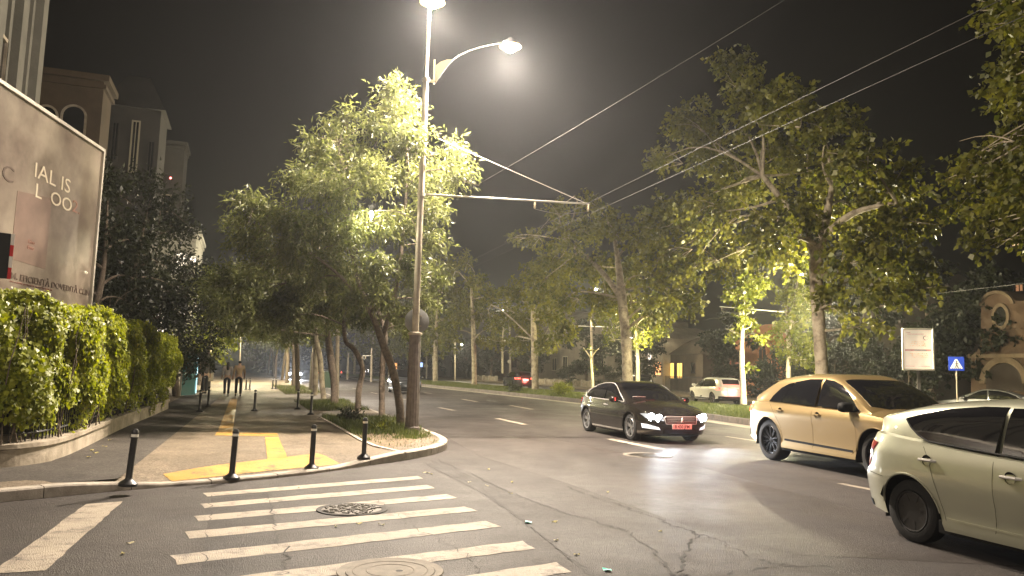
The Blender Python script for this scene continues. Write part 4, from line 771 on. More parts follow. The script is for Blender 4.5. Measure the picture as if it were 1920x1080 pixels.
# poles of the overhead line
def line_pole(base_px, top_px, wpx, Y, arm, lab, plane='Y', m='zinc', lamp=None, col=(.9, .95, 1), pwr=0, ins=2):
    fn_ = AY if plane == 'Y' else AX; b = fn_(*base_px, Y); tpt = fn_(*top_px, Y); dep = float((b - np.array((0, 0, CH))) @ _f); r = wpx / F * dep / 2
    t = empty('line_pole', (b[0], b[1], 0.08), 0, lab, 'pole', 'poles carrying the overhead line'); L_ = lambda p: np.array(p) - np.array((b[0], b[1], .08))
    mb = MB(); mb.tube([(0, 0, -.05), tuple(L_(tpt) * .4), tuple(L_(tpt))], [r, r * .9, r * .7], 10); mb.build('pole', M[m], t, True)
    if arm:
        a0, a1 = L_(fn_(*arm[0], Y)), L_(fn_(*arm[1], Y)); mb = MB(); mb.tube([a0, a1], .045, 6); mb.tube([a0 + np.array((0, 0, .7)) * 0 + (L_(tpt) - a0) * .0, a1], .02, 5); mb.build('arm', M['band'], t); mb = MB()
        far_e = a0 if np.linalg.norm(a0[:2]) > np.linalg.norm(a1[:2]) else a1; nr = a1 if far_e is a0 else a0
        for f in (.03, .33)[:ins]: c = far_e + (nr - far_e) * f; mb.lathe([(0, 0), (.05, -.02), (.04, -.2), (.06, -.3), (0, -.34)], tuple(c), 'z', 8)
        mb.build_each('insulator', M['zinc'], t); mb = MB(); c0 = far_e + (nr - far_e) * .03 - np.array((0, 0, .33)); c1 = far_e + (nr - far_e) * .33 - np.array((0, 0, .33)); mb.tube([c0, (c0 + c1) / 2 - np.array((0, 0, .08)), c1], .018, 5); mb.build('wire_loop', M['band'], t)
    if lamp:
        lc = L_(fn_(*lamp, Y)); mb = MB(); mb.tube([tuple(L_(tpt)), tuple(L_(tpt) * .3 + lc * .7 + np.array((0, 0, .12))), tuple(lc + np.array((0, 0, .15)))], .03, 6); mb.build('lamp_arm', M['zinc'], t); lamp_head(lc, .13, t, M['bulb_far'])
        if pwr: lamp_light('lamp_light', tuple(lc - np.array((0, 0, .4))), pwr, col, t, .15)
    return t
FAR = (1.0, .88, .56)
line_pole((1481, 735), (1473, 470), 8, 33.5, ((1478, 586), (1350, 575)), 'grey line pole with long white arm left of the bare plane trunk', 'X', lamp=(1459, 462), pwr=4500, col=FAR)
line_pole((1112, 735), (1108, 600), 6, 33.0, ((1160, 614), (1077, 611)), 'line pole with white cross arm above the rear of the saloon', 'X', lamp=(1118, 541), pwr=4500, col=FAR)
line_pole((1186, 738), (1183, 622), 3, 24.2, None, 'short lamp pole beside the plane trunk above the saloon', 'X', lamp=(1181, 632), pwr=2600, col=(1, .85, .4))
line_pole((957, 725), (955, 580), 4, 33.0, ((958, 640), (895, 634)), 'thin line pole above the tail lit car', 'X', lamp=(944, 580), pwr=6000, col=FAR)
line_pole((631, 740), (634, 595), 9, 42.0, ((634, 597), (668, 596)), 'concrete line pole with short white arm among the street trees', 'Y', m='wallc', lamp=None)
line_pole((853, 717), (853, 635), 3, 33.0, None, 'thin far lamp pole with a short side lamp', 'X', lamp=(866, 645), pwr=1500, col=FAR)
line_pole((696, 712), (697, 652), 4, 92.0, ((697, 667), (680, 667)), 'distant thick line pole with a white arm over the road', 'Y', m='wallc')
line_pole((651, 710), (653, 662), 4, 105.0, None, 'distant pale line pole left of the bright shop light', 'Y', m='wallc')
line_pole((799, 720), (800, 640), 3, 32.0, ((820, 650), (840, 650)), 'thin far pole with a white arm right of the main lamp post', 'X')
line_pole((1541, 745), (1537, 566), 6, 23.3, None, 'unseen lamp pole added behind the bare plane trunk', 'X', lamp=(1535, 575), pwr=9000, col=FAR)  # unseen lamp, added to brighten the young trees
# lamps over the pavement beyond the hedge end
line_pole((448, 722), (452, 600), 3, 66.0, None, 'far pavement lamp pole past the walking couple', 'Y', lamp=(470, 600), pwr=5000, col=FAR)
line_pole((392, 735), (396, 600), 4, 50.5, None, 'lamp pole among the garden trees by the pavement', 'Y', lamp=(408, 625), pwr=700, col=(1, .92, .5))
line_pole((541, 716), (542, 560), 3, 72, None, 'far kerb lamp pole beside the distant headlights', 'Y', lamp=(556, 560), pwr=8000, col=FAR)
# lamp posts of the avenue outside the frame (same kind as the main one)
def avenue_lamp(x, y, z, lab, side, pwr):
    t = empty('lamp_post', (x, y, .13), 0, lab, 'lamp post', 'lamp posts of the avenue'); mb = MB(); mb.lathe([(.185, 0), (.185, .12), (.165, .14), (.138, 2.3), (.08, 2.4)], n=20); mb.build('fluted_base', M['castiron'], t, True)
    mb = MB(); mb.tube([(0, 0, 2.3), (0, 0, z + .3), (side * .8, 0, z + .7), (side * 2.0, 0, z + .6)], [.08, .05, .04, .035], 10); mb.build('pole', M['zinc'], t, True); lamp_head(np.array((side * 2.0, 0, z + .4)), .15, t, M['bulb']); cutoff_light(np.array((side * 2.0, 0, z)), pwr, t)
avenue_lamp(4.0, -9.0, 10.0, 'lamp post of the avenue behind the viewer on the pavement side', 1, 2600)
avenue_lamp(-9.5, 2.5, 9.0, 'lamp post in the side street left of the viewer', 1, 1500)
avenue_lamp(16.0, 2.0, 10.0, 'lamp post on the median right of the viewer', -1, 120)
avenue_lamp(4.0, 51.0, 10.0, 'lamp post of the avenue hidden by the airy street tree', 1, 6500)
avenue_lamp(4.0, 84.0, 10.0, 'farther lamp post of the avenue hidden among the street trees', 1, 6500)
# overhead wires
M['wire'] = mat('bare copper wire', (0.04, 0.038, 0.036), .6)
def wire(a, b, r, lab, sag=.0):
    mb = MB(); a, b = np.array(a, float), np.array(b, float); P = [a + (b - a) * t + np.array((0, 0, -sag * 4 * t * (1 - t))) for t in np.linspace(0, 1, 16)]; mb.tube(P, r, 5); tag(mb.build('overhead_wire', M['wire']), lab, 'wire', 'overhead wires of the trolley line')
wire((7.05, -8, 5.62), (7.6, 40, 5.55), .005, 'left one of the two parallel contact wires above the road'); wire((7.62, -8, 5.62), (8.1, 40, 5.55), .005, 'right one of the two parallel contact wires above the road')
wire(AY(880, 355, 22), AY(1490, -12, 13), .006, 'taut cable slanting from behind the airy tree up to the top edge', .05)
wire((29.0, 0, 5.9), (30.5, 110, 5.6), .014, 'contact wire over the far carriageway', .2)
# green wheelie bin between the kerb trees, pale box, teal panel
bp_ = G(613, 727, .13); b = empty('wheelie_bin', tuple(bp_), .2, 'dark green wheelie bin between the kerb trees', 'bin'); hb_ = 31 / F * float((bp_ - np.array((0, 0, CH))) @ _f); wb_ = hb_ * .42
MG = mat('dark green plastic', (.02, .045, .025), .45); mb = MB(); q = .78; mb.add([(sx * wb_ * (q if z == 0 else 1), sy * wb_ * (q if z == 0 else 1), z * hb_ * .9) for z in (0, 1) for sx, sy in ((-.5, -.5), (.5, -.5), (.5, .5), (-.5, .5))], [(3, 2, 1, 0), (4, 5, 6, 7), (0, 1, 5, 4), (1, 2, 6, 5), (2, 3, 7, 6), (3, 0, 4, 7)]); mb.build('body', MG, b)
mb = MB(); mb.box((0, 0, hb_ * .94), (wb_ * 1.08, wb_ * 1.1, hb_ * .07), 0, .03); mb.build('lid', MG, b); mb = MB()
for sx in (-1, 1): mb.lathe([(0, -.03), (.1, -.03), (.1, .03), (0, .03)], (sx * wb_ * .42, wb_ * .42, .09), 'x', 14)
mb.build_each('wheel', M['black'], b)
b_ = G(391, 731, .13); u = empty('utility_box', tuple(b_), .3, 'small pale utility box beside the pavement wall', 'utility box'); MB().box((0, 0, .72), (.36, .26, .46), 0, .015).build('door', mat('pale grey box', (.52, .46, .38), .6), u); MB().box((0, 0, .745), (.40, .30, .035)).build('cap', M['wallc'], u).location = (0, 0, .22); MB().box((0, 0, .24), (.14, .12, .5)).build('post', M['steel'], u)
# teal glass panel of a kiosk gate at the pavement edge
tp = G(352, 741, .13); g = empty('glass_panel', tuple(tp), 1.25, 'teal glass panel with a bright vertical edge at the hedge end', 'panel'); MB().box((0, 0, .95), (1.7, .03, 1.9)).build('pane', mat('teal glass', (.03, .13, .13), .15, coat=.5), g); mb = MB(); mb.box((.87, 0, .97), (.05, .06, 1.96)); mb.box((-.87, 0, .97), (.05, .06, 1.96)); mb.build('frame', M['alu'], g)
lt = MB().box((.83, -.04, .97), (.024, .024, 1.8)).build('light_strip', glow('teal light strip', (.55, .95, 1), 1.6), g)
# ------------------------------------------------------------------ buildings
CEN = {}
M['win'] = mat('dark window glass', (.012, .012, .013), .12, coat=.3); M['wood'] = mat('dark wood', (.04, .028, .02), .6)
def lit(n_, c, s): return mat(n_, (.6, .5, .4), .6, emit=c, es=s)
def house(name, x0, x1, y0, y1, z1, m, lab, roof='flat', cornice=None):
    t = empty(name, ((x0 + x1) / 2, (y0 + y1) / 2, .1), 0, lab, 'building'); cx, cy_ = (x0 + x1) / 2, (y0 + y1) / 2
    MB().box((0, 0, z1 / 2), (x1 - x0, y1 - y0, z1)).build('wall', m, t)
    mb = MB()
    if roof == 'flat': mb.box((0, 0, z1 + .14), (x1 - x0 + .5, y1 - y0 + .5, .28)); mb.box((0, 0, z1 - .25), (x1 - x0 + .25, y1 - y0 + .25, .2))
    else:
        w2, d2 = (x1 - x0) / 2 + .3, (y1 - y0) / 2 + .3; h = roof; mb.add([(-w2, -d2, z1 + .01), (w2, -d2, z1 + .01), (w2, d2, z1 + .01), (-w2, d2, z1 + .01), (-w2 * .35, -d2 * .35, z1 + h), (w2 * .35, -d2 * .35, z1 + h), (w2 * .35, d2 * .35, z1 + h), (-w2 * .35, d2 * .35, z1 + h)], [(3, 2, 1, 0), (0, 1, 5, 4), (1, 2, 6, 5), (2, 3, 7, 6), (3, 0, 4, 7), (4, 5, 6, 7)])
    mb.build('roof', cornice or m, t); CEN[t.name] = (cx, cy_); return t
def win_x(t, xw, y, z, wd, ht, m=None, fm=None, arch=False, name='window', out=-1):
    "window on a wall facing -X (out=-1) or +X"
    c = CEN[t.name]; X = xw - c[0]; Yc = y - c[1]; Zc = z - .1; fr = MB(); e = .09
    for sy in (-1, 1): fr.box((X + out * .03, Yc + sy * (wd / 2 + e / 2), Zc), (.10, e, ht + 2 * e))
    fr.box((X + out * .03, Yc, Zc + ht / 2 + e / 2), (.10, wd - .004, e)); fr.box((X + out * .05, Yc, Zc - ht / 2 - e / 2), (.18, wd - .004, e)); fr.box((X + out * .02, Yc, Zc), (.06, .05, ht - .006))
    f_ = fr.build(name, fm or M['wallc'], t); MB().box((X + out * .004, Yc, Zc), (.03, wd, ht)).build('pane', m or M['win'], f_); return f_
def win_y(t, yw, x, z, wd, ht, m=None, fm=None, arch=False, name='window'):
    "window on a wall facing -Y, with a round head if arch"
    c = CEN[t.name]; Yc = yw - c[1]; X = x - c[0]; Zc = z - .1; fr = MB(); e = .10; hs = ht / 2
    if arch:
        P = [(-wd / 2, -hs), (wd / 2, -hs)] + [(wd / 2 * math.cos(a), hs - wd / 2 + wd / 2 * math.sin(a)) for a in np.linspace(0, PI, 14)]
        O = [(-wd / 2 - e, -hs - e), (wd / 2 + e, -hs - e)] + [((wd / 2 + e) * math.cos(a), hs - wd / 2 + (wd / 2 + e) * math.sin(a)) for a in np.linspace(0, PI, 14)]; n = len(P)
        fr.add([(X + q[0], Yc - .06, Zc + q[1]) for q in P] + [(X + q[0], Yc - .06, Zc + q[1]) for q in O] + [(X + q[0], Yc + .02, Zc + q[1]) for q in O] + [(X + q[0], Yc + .02, Zc + q[1]) for q in P],
               [(i, (i + 1) % n, n + (i + 1) % n, n + i) for i in range(n)] + [(n + i, n + (i + 1) % n, 2 * n + (i + 1) % n, 2 * n + i) for i in range(n)] + [(3 * n + i, 3 * n + (i + 1) % n, (i + 1) % n, i) for i in range(n)])
        f_ = fr.build(name, fm or M['wallc'], t); pm = MB(); pm.add([(X + q[0], Yc - .012, Zc + q[1]) for q in P] + [(X + q[0], Yc + .02, Zc + q[1]) for q in P], [tuple(range(n))] + [(i, (i + 1) % n, n + (i + 1) % n, n + i) for i in range(n)]); pm.build('pane', m or M['win'], f_); return f_
    for sx in (-1, 1): fr.box((X + sx * (wd / 2 + e / 2), Yc - .03, Zc), (e, .1, ht + 2 * e))
    fr.box((X, Yc - .03, Zc + ht / 2 + e / 2), (wd - .004, .1, e)); fr.box((X, Yc - .05, Zc - ht / 2 - e / 2), (wd - .004, .18, e)); fr.box((X, Yc - .02, Zc), (.05, .06, ht - .006)); f_ = fr.build(name, fm or M['wallc'], t)
    MB().box((X, Yc - .004, Zc), (wd, .03, ht)).build('pane', m or M['win'], f_); return f_
# left: pale grey stucco house behind the billboard
MS = mat('pale grey stucco', (.125, .12, .10), .9, noise=.2, nscale=.8, bump=.3, bscale=20)
y_r = AX(70, 90, -6.0)[1]
h1 = house('stucco_house', -18, -6.0, y_r - 14, y_r, 17, MS, 'tall pale grey stucco house with vertical mouldings at the upper left'); mb = MB()
for k in range(8): mb.box((6.10, 7 - .3 - k * 1.75, 8.4), (.2, .45, 16.4)); mb.box((6.04, 7 - .95 - k * 1.75, 8.4), (.08, .16, 16.3))
mb.build_each('pilaster', MS, h1)
for zc_ in (4.5, 8.2, 11.8): win_x(h1, -6.0, y_r - 3.1, zc_, .6, 1.9, out=1)
# ochre house with arched windows
MO2 = mat('ochre render', (.075, .052, .030), .9, noise=.22, nscale=.9)
xa, xb, za = AY(40, 200, 40)[0], AY(188, 240, 40)[0], AY(150, 152, 40)[2]
h2 = house('arched_house', xa - 3, xb, 40, 42.2, za, MO2, 'ochre house with arched upper windows above the billboard')
for (px, pw) in ((85, 32), (137, 36)):
    c = AY(px, 236, 40); wd = pw / F * float((c - np.array((0, 0, CH))) @ _f); top_ = AY(px, 200, 40)[2]; win_y(h2, 40, c[0], top_ - 1.6, wd, 3.2, arch=True)
for px in (85, 137):
    c = AY(px, 400, 40); win_y(h2, 40, c[0], c[2], 1.0, 1.9)
# narrow tower house
MT = mat('grey brown render', (.032, .028, .024), .9, noise=.25, nscale=.7); ML = mat('pale window surround', (.30, .27, .20), .8)
xa, xb, za = AY(196, 240, 56)[0], AY(300, 240, 56)[0], AY(250, 205, 56)[2]
h3 = house('tower_house', xa, xb, 56, 60, za, MT, 'narrow dark tower house with one pale tall window surround', roof=2.6)
for px, py, pw, ph, m_ in ((252, 275, 16, 95, 'pale'), (215, 265, 14, 70, 'd'), (282, 300, 14, 70, 'd'), (252, 420, 16, 60, 'd')):
    c = AY(px, py, 56); k = float((c - np.array((0, 0, CH))) @ _f) / F; f_ = win_y(h3, 56, c[0], c[2], pw * k * .6, ph * k, fm=ML if m_ == 'pale' else MT)
h4 = house('apartment_house', AY(290, 300, 84)[0], AY(345, 300, 84)[0], 84, 88, AY(310, 270, 84)[2], MT, 'dim far apartment house with a red roof light over the garden trees')
for q in range(5): win_y(h4, 84, AY(312, 300, 84)[0], 4 + q * 3.4, 1.3, 1.6)
wp = AY(321, 337, 84) - np.array((CEN[h4.name][0], CEN[h4.name][1], .1)); MB().lathe([(0, .12), (.1, .06), (.1, -.06), (0, -.12)], tuple(wp - np.array((0, .8, 0))), 'z', 10).build('warning_light', glow('red warning light', (1, .1, .1), 8), h4)
mb = MB(); mb.tube([wp - np.array((0, .8, .1)), wp - np.array((0, -.1, .5))], .05, 6); mb.build('bracket', M['steel'], h4)
# white villa glimpsed between the garden trees
MW = mat('white villa render', (.22, .21, .19), .85); LW = lit('lit white window', (1, .92, .78), 1.3); LB2 = lit('lit bluish window', (.75, .8, 1), .8)
xa, xb = AY(205, 560, 70)[0], AY(360, 560, 70)[0]
h5 = house('white_villa', xa, xb, 70, 80, AY(300, 430, 70)[2], MW, 'white villa with lit windows glimpsed between the dark garden trees')
for px, py, pw, ph, m_ in ((242, 583, 15, 28, LB2), (298, 600, 18, 26, LW), (340, 490, 18, 30, LW), (226, 549, 8, 12, LW), (303, 622, 16, 12, LW), (338, 598, 10, 14, LW), (340, 646, 8, 16, LW), (362, 488, 10, 14, LW)):
    c = AY(px, py, 70); k = float((c - np.array((0, 0, CH))) @ _f) / F; win_y(h5, 70, c[0], c[2], pw * k, ph * k, m=m_, fm=MW)
# right: ornate gabled house
XG = 40.0
MG2 = mat('brown ornate render', (.11, .07, .044), .9, noise=.3, nscale=.9); MG3 = mat('pale arch stone', (.19, .14, .09), .9, noise=.25, nscale=1.5)
zo = lambda u, v: AX(1660 + u / 4.32, 520 + v / 4.32, XG)
gp = [(695, 1120), (695, 640), (740, 600), (772, 555), (776, 232), (800, 190), (830, 145), (870, 118), (930, 106), (985, 120), (1025, 155), (1055, 190), (1200, 192), (1500, 200), (1500, 1150)]
G2 = [zo(*q) for q in gp]; gy = np.mean([p[1] for p in G2]); og = empty('ornate_house', (XG, gy, .1), 0, 'brown ornate house with curved gable, oval window and arched gate at the right', 'building')
yz = [(p[1] - gy, max(p[2] - .1, 0)) for p in G2]
def slab(poly, x0, x1, name, m, parent):
    bm = bmesh.new(); f_ = bm.faces.new([bm.verts.new((x0, a, b)) for a, b in poly]); g_ = bmesh.ops.extrude_face_region(bm, geom=[f_]); bmesh.ops.translate(bm, vec=(x1 - x0, 0, 0), verts=[v for v in g_['geom'] if isinstance(v, bmesh.types.BMVert)]); bmesh.ops.recalc_face_normals(bm, faces=bm.faces)
    bmesh.ops.triangulate(bm, faces=[q for q in bm.faces if len(q.verts) > 4]); me = bpy.data.meshes.new(name); bm.to_mesh(me); bm.free(); return link_mesh(name, me, m, parent)
slab(yz, 0, 6, 'wall', MG2, og)
def ell(cu, cv, ru, rv, n=28, a0=0, a1=2 * PI): return [(zo(cu + ru * math.cos(a), cv - rv * math.sin(a))[1] - gy, zo(cu + ru * math.cos(a), cv - rv * math.sin(a))[2] - .1) for a in np.linspace(a0, a1, n, endpoint=abs(a1 - a0) < 6)]
def ring(inner_, outer_, x0, x1, name, m, parent, closed=True):
    n = len(inner_); mb = MB(); mb.add([(x, *q) for x in (x0, x1) for q in inner_] + [(x, *q) for x in (x0, x1) for q in outer_], [f_ for i in range(n if closed else n - 1) for j in [(i + 1) % n] for f_ in ((i, j, n + j, n + i), (2 * n + i, 2 * n + j, 3 * n + j, 3 * n + i), (n + i, n + j, 3 * n + j, 3 * n + i), (i, j, 2 * n + j, 2 * n + i))]); return mb.build(name, m, parent)
f_ = ring(ell(942, 318, 48, 80), ell(942, 318, 72, 108), -.12, .02, 'window', MG3, og); slab(ell(942, 318, 48, 80), -.03, .01, 'pane', M['win'], f_)
f_ = ring(ell(970, 860, 152, 168, 20, 0, PI), ell(970, 860, 198, 220, 20, 0, PI), -.14, .02, 'arch_surround', MG3, og, False)
dr = ell(970, 860, 150, 166, 20, 0, PI); dr = dr + [(dr[-1][0], 0.0), (dr[0][0], 0.0)]; slab(dr, -.04, .01, 'gate', M['wood'], og)
ring(ell(915, 232, 140, 124, 18, 0.15, PI), ell(915, 232, 118, 100, 18, 0.15, PI), -.16, .01, 'gable_moulding', MG3, og, False)
mb = MB(); a_, b_2 = zo(690, 640), zo(1500, 650); mb.box((-.1, (a_[1] + b_2[1]) / 2 - gy, a_[2] - .1), (.22, abs(a_[1] - b_2[1]), .22)); mb.build('cornice', MG3, og)
# orange lit house behind the white car, house with lit doorway, columned house
def far_house(px0, px1, pytop, X, m, lab, name='far_house', roof=1.5, depth=9):
    a, b = AX(px0, pytop, X), AX(px1, pytop, X); y0, y1 = min(a[1], b[1]), max(a[1], b[1]); return house(name, X, X + depth, y0, y1, max(a[2], b[2]), m, lab, roof)
def fw(t, X, px, py, pw, ph, m=None, fm=None, name='window'):
    c = AX(px, py, X); c2 = AX(px + pw, py, X); c3 = AX(px, py - ph, X); win_x(t, X, c[1], c[2], abs(c2[1] - c[1]), abs(c3[2] - c[2]), m, fm, name=name)
MOr = mat('orange render', (.50, .22, .11), .85, noise=.15, nscale=.7); MBr = mat('grey brown house render', (.13, .10, .075), .9, noise=.2, nscale=.7)
hA = far_house(1352, 1474, 645, 44, MOr, 'orange rendered low house behind the white car', roof=1.8)
fw(hA, 44, 1375, 677, 24, 22, mat('terracotta shutter', (.30, .10, .06), .7), MOr); fw(hA, 44, 1430, 672, 14, 34, M['wood'], MOr, 'door'); fw(hA, 44, 1452, 672, 8, 30, M['win'], MOr)

hB = far_house(1243, 1318, 667, 46, MBr, 'grey brown house with glowing yellow doorways', roof=2.0)
LY = lit('glowing yellow interior', (1.0, .60, .12), 1.5); LO = lit('glowing orange interior', (1.0, .42, .14), 1.5)
fw(hB, 46, 1257, 695, 15, 28, LY, MBr); fw(hB, 46, 1275, 695, 10, 28, LY, MBr); fw(hB, 46, 1300, 690, 8, 20, M['win'], MBr)
hC = far_house(1178, 1243, 640, 45, mat('pale columned render', (.42, .36, .30), .9, noise=.2, nscale=.8), 'pale house with white lit pilasters left of the glowing doorways', roof=1.5)
LWh = lit('floodlit pilaster', (1, .9, .84), 1.1)  # pilasters drawn as glowing panes, the floodlight put into their emission
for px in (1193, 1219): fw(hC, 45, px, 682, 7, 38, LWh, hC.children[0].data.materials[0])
fw(hC, 45, 1233, 691, 14, 24, LO, hC.children[0].data.materials[0])
MDk = mat('dark house render', (.13, .11, .09), .9, noise=.25, nscale=.6)
hD = far_house(1010, 1176, 620, 46, MDk, 'wide dark house with small pale framed windows behind the bare young tree', roof=2.2)
for px, py in ((1098, 683), (1128, 683), (1060, 680), (1040, 683)): fw(hD, 46, px, py, 8, 22, M['win'], ML)
hE = far_house(850, 1002, 610, 47, MDk, 'long dark house behind the tail lit car', roof=2.2, depth=12)
for px in (870, 900, 930, 965, 985): fw(hE, 47, px, 680, 7, 16, M['win'], MT)
hF = far_house(700, 846, 640, 48, mat('shop house render', (.30, .25, .2), .9, noise=.2, nscale=.6), 'far house with one bright white shop front beyond the dark hatchback', roof=2.0, depth=12)
LSh = lit('bright shop front', (1, .93, .92), 4.0); fw(hF, 48, 688, 701, 20, 16, LSh, MT, 'shop_front'); fw(hF, 48, 716, 704, 12, 12, lit('dim shop front', (1, .8, .6), 1.2), MT, 'shop_front'); fw(hF, 48, 738, 690, 14, 18, LO, MT)
hG = far_house(1480, 1690, 560, 46, MDk, 'dark house hidden behind the bright young tree', roof=3); fw(hG, 46, 1600, 660, 10, 24, M['win'], MT); fw(hG, 46, 1650, 660, 10, 24, M['win'], MT)
# building at the right edge glimpsed through the boughs, with a few orange lit windows
hH = house('corner_block', 46, 58, 6, 24, 22, MDk, 'dark tall block with a few orange windows behind the boughs at the right edge')
for px, py in ((1905, 455), (1880, 543), (1912, 540), (1895, 620)): fw(hH, 46, px, py, 14, 12, lit('dim orange window', (1, .45, .2), .3), MT)
# garden walls and iron fences along the far pavement
for px0, px1, pt, lab in ((1246, 1318, 706, 'black iron railing below the glowing doorways'), (1120, 1180, 712, 'iron railing between the pale house and the bare young tree')):
    a, b = AX(px0, pt, 38.5), AX(px1, pt, 38.5); y0, y1 = sorted((a[1], b[1])); t = empty('iron_railing', (38.5, y0, .12), 0, lab, 'railing', 'iron railings along the far pavement'); hh_ = max(a[2], b[2]) - .12; mb = MB(); n = int((y1 - y0) / .22)
    for k in range(n): mb.box((0, .1 + k * .22, hh_ / 2), (.03, .045, hh_))
    mb.build('bar', M['iron'], t); mb = MB(); mb.box((0, (y1 - y0) / 2, hh_ - .12), (.05, y1 - y0, .05)); mb.box((0, (y1 - y0) / 2, .2), (.05, y1 - y0, .05)); mb.build('rail', M['iron'], t)
for px0, px1, pt, lab in ((1008, 1060, 713, 'low pale garden wall left of the bare young tree'), (895, 930, 714, 'low pale garden wall left of the tail lit car'), (1062, 1110, 716, 'short pale wall with pillars behind the saloon roof')):
    a, b = AX(px0, pt, 38.5), AX(px1, pt, 38.5); y0, y1 = sorted((a[1], b[1])); hh_ = max(.7, min(a[2], b[2])); t = empty('garden_wall', (38.5, y0, .12), 0, lab, 'wall', 'low walls along the far pavement'); MB().box((0, (y1 - y0) / 2, hh_ / 2), (.25, y1 - y0, hh_)).build('wall', M['wallc'], t); mb = MB()
    for k in range(4): mb.box((0, (y1 - y0) * k / 3, hh_ * .6), (.42, .42, hh_ * 1.2))
    mb.build_each('pillar', M['kerb'], t)
# far blue and round signs right of the main lamp post
for px, py, X, m_, lab, sq_ in ((790, 684, 33, glow('blue sign light', (.35, .5, 1), 1.6), 'small glowing blue sign far right of the main lamp post', True), (799, 686, 32, M['alu'], 'small round far sign right of the main lamp post', False), (955, 678, 30, M['alu'], 'round far traffic sign above the tail lit car', False)):
    c = AX(px, py, X); k = float((c - np.array((0, 0, CH))) @ _f) / F; t = empty('far_sign', (c[0], c[1], .1), math.atan2(-c[0], c[1]), lab, 'sign'); MB().tube([(0, .05, -.1), (0, .05, c[2])], .035, 6).build('pole', M['zinc'], t)
    (MB().box((0, 0, c[2] - .1), (5 * k, .04, 8 * k)) if sq_ else MB().lathe([(0, -.02), (3.5 * k, -.02), (3.5 * k, .02), (0, .02)], (0, 0, c[2] - .1), 'y', 18)).build('plate', m_, t)
# ------------------------------------------------------------------ cars
M['tyre'] = mat('tyre rubber', (.011, .011, .011), .8, bump=.2, bscale=60); M['well'] = mat('dark wheel well', (.006, .006, .006), .95)
M['alloy'] = mat('alloy rim', (.55, .55, .56), .28, metal=.9); M['blackrim'] = mat('black rim', (.02, .02, .022), .25, metal=.5); M['greyrim'] = mat('grey hub cap', (.035, .033, .032), .45, metal=.3)
M['glass'] = mat('car glass', (.006, .006, .007), .04, coat=.6); M['trim'] = mat('black trim', (.008, .008, .008), .7, spec=.15); M['chrome'] = mat('chrome', (.72, .70, .66), .25, metal=.55)
M['gap'] = mat('panel gap', (.004, .004, .004), .9); M['platew'] = mat('number plate', (.80, .78, .74), .45)
M['tail'] = mat('tail lamp lit', (.35, .01, .01), .2, emit=(1.0, .05, .04), es=3.5); M['tail_hot'] = mat('brake lamp lit', (.5, .05, .02), .2, emit=(1.0, .07, .04), es=6); M['tail_off'] = mat('tail lamp', (.28, .02, .02), .12, coat=.5)
M['hl'] = glow('headlamp', (.86, .92, 1.0), 50); M['hl_glass'] = mat('headlamp glass', (.12, .13, .14), .08, coat=.6, emit=(.86, .92, 1), es=.22); M['fog'] = mat('silver fog lamp trim', (.72, .72, .70), .25, metal=.5, emit=(.95, .97, 1), es=.8)
def carpaint(n_, c, me=.35, ro=.32): return mat(n_, c, ro, metal=me, coat=1.0)
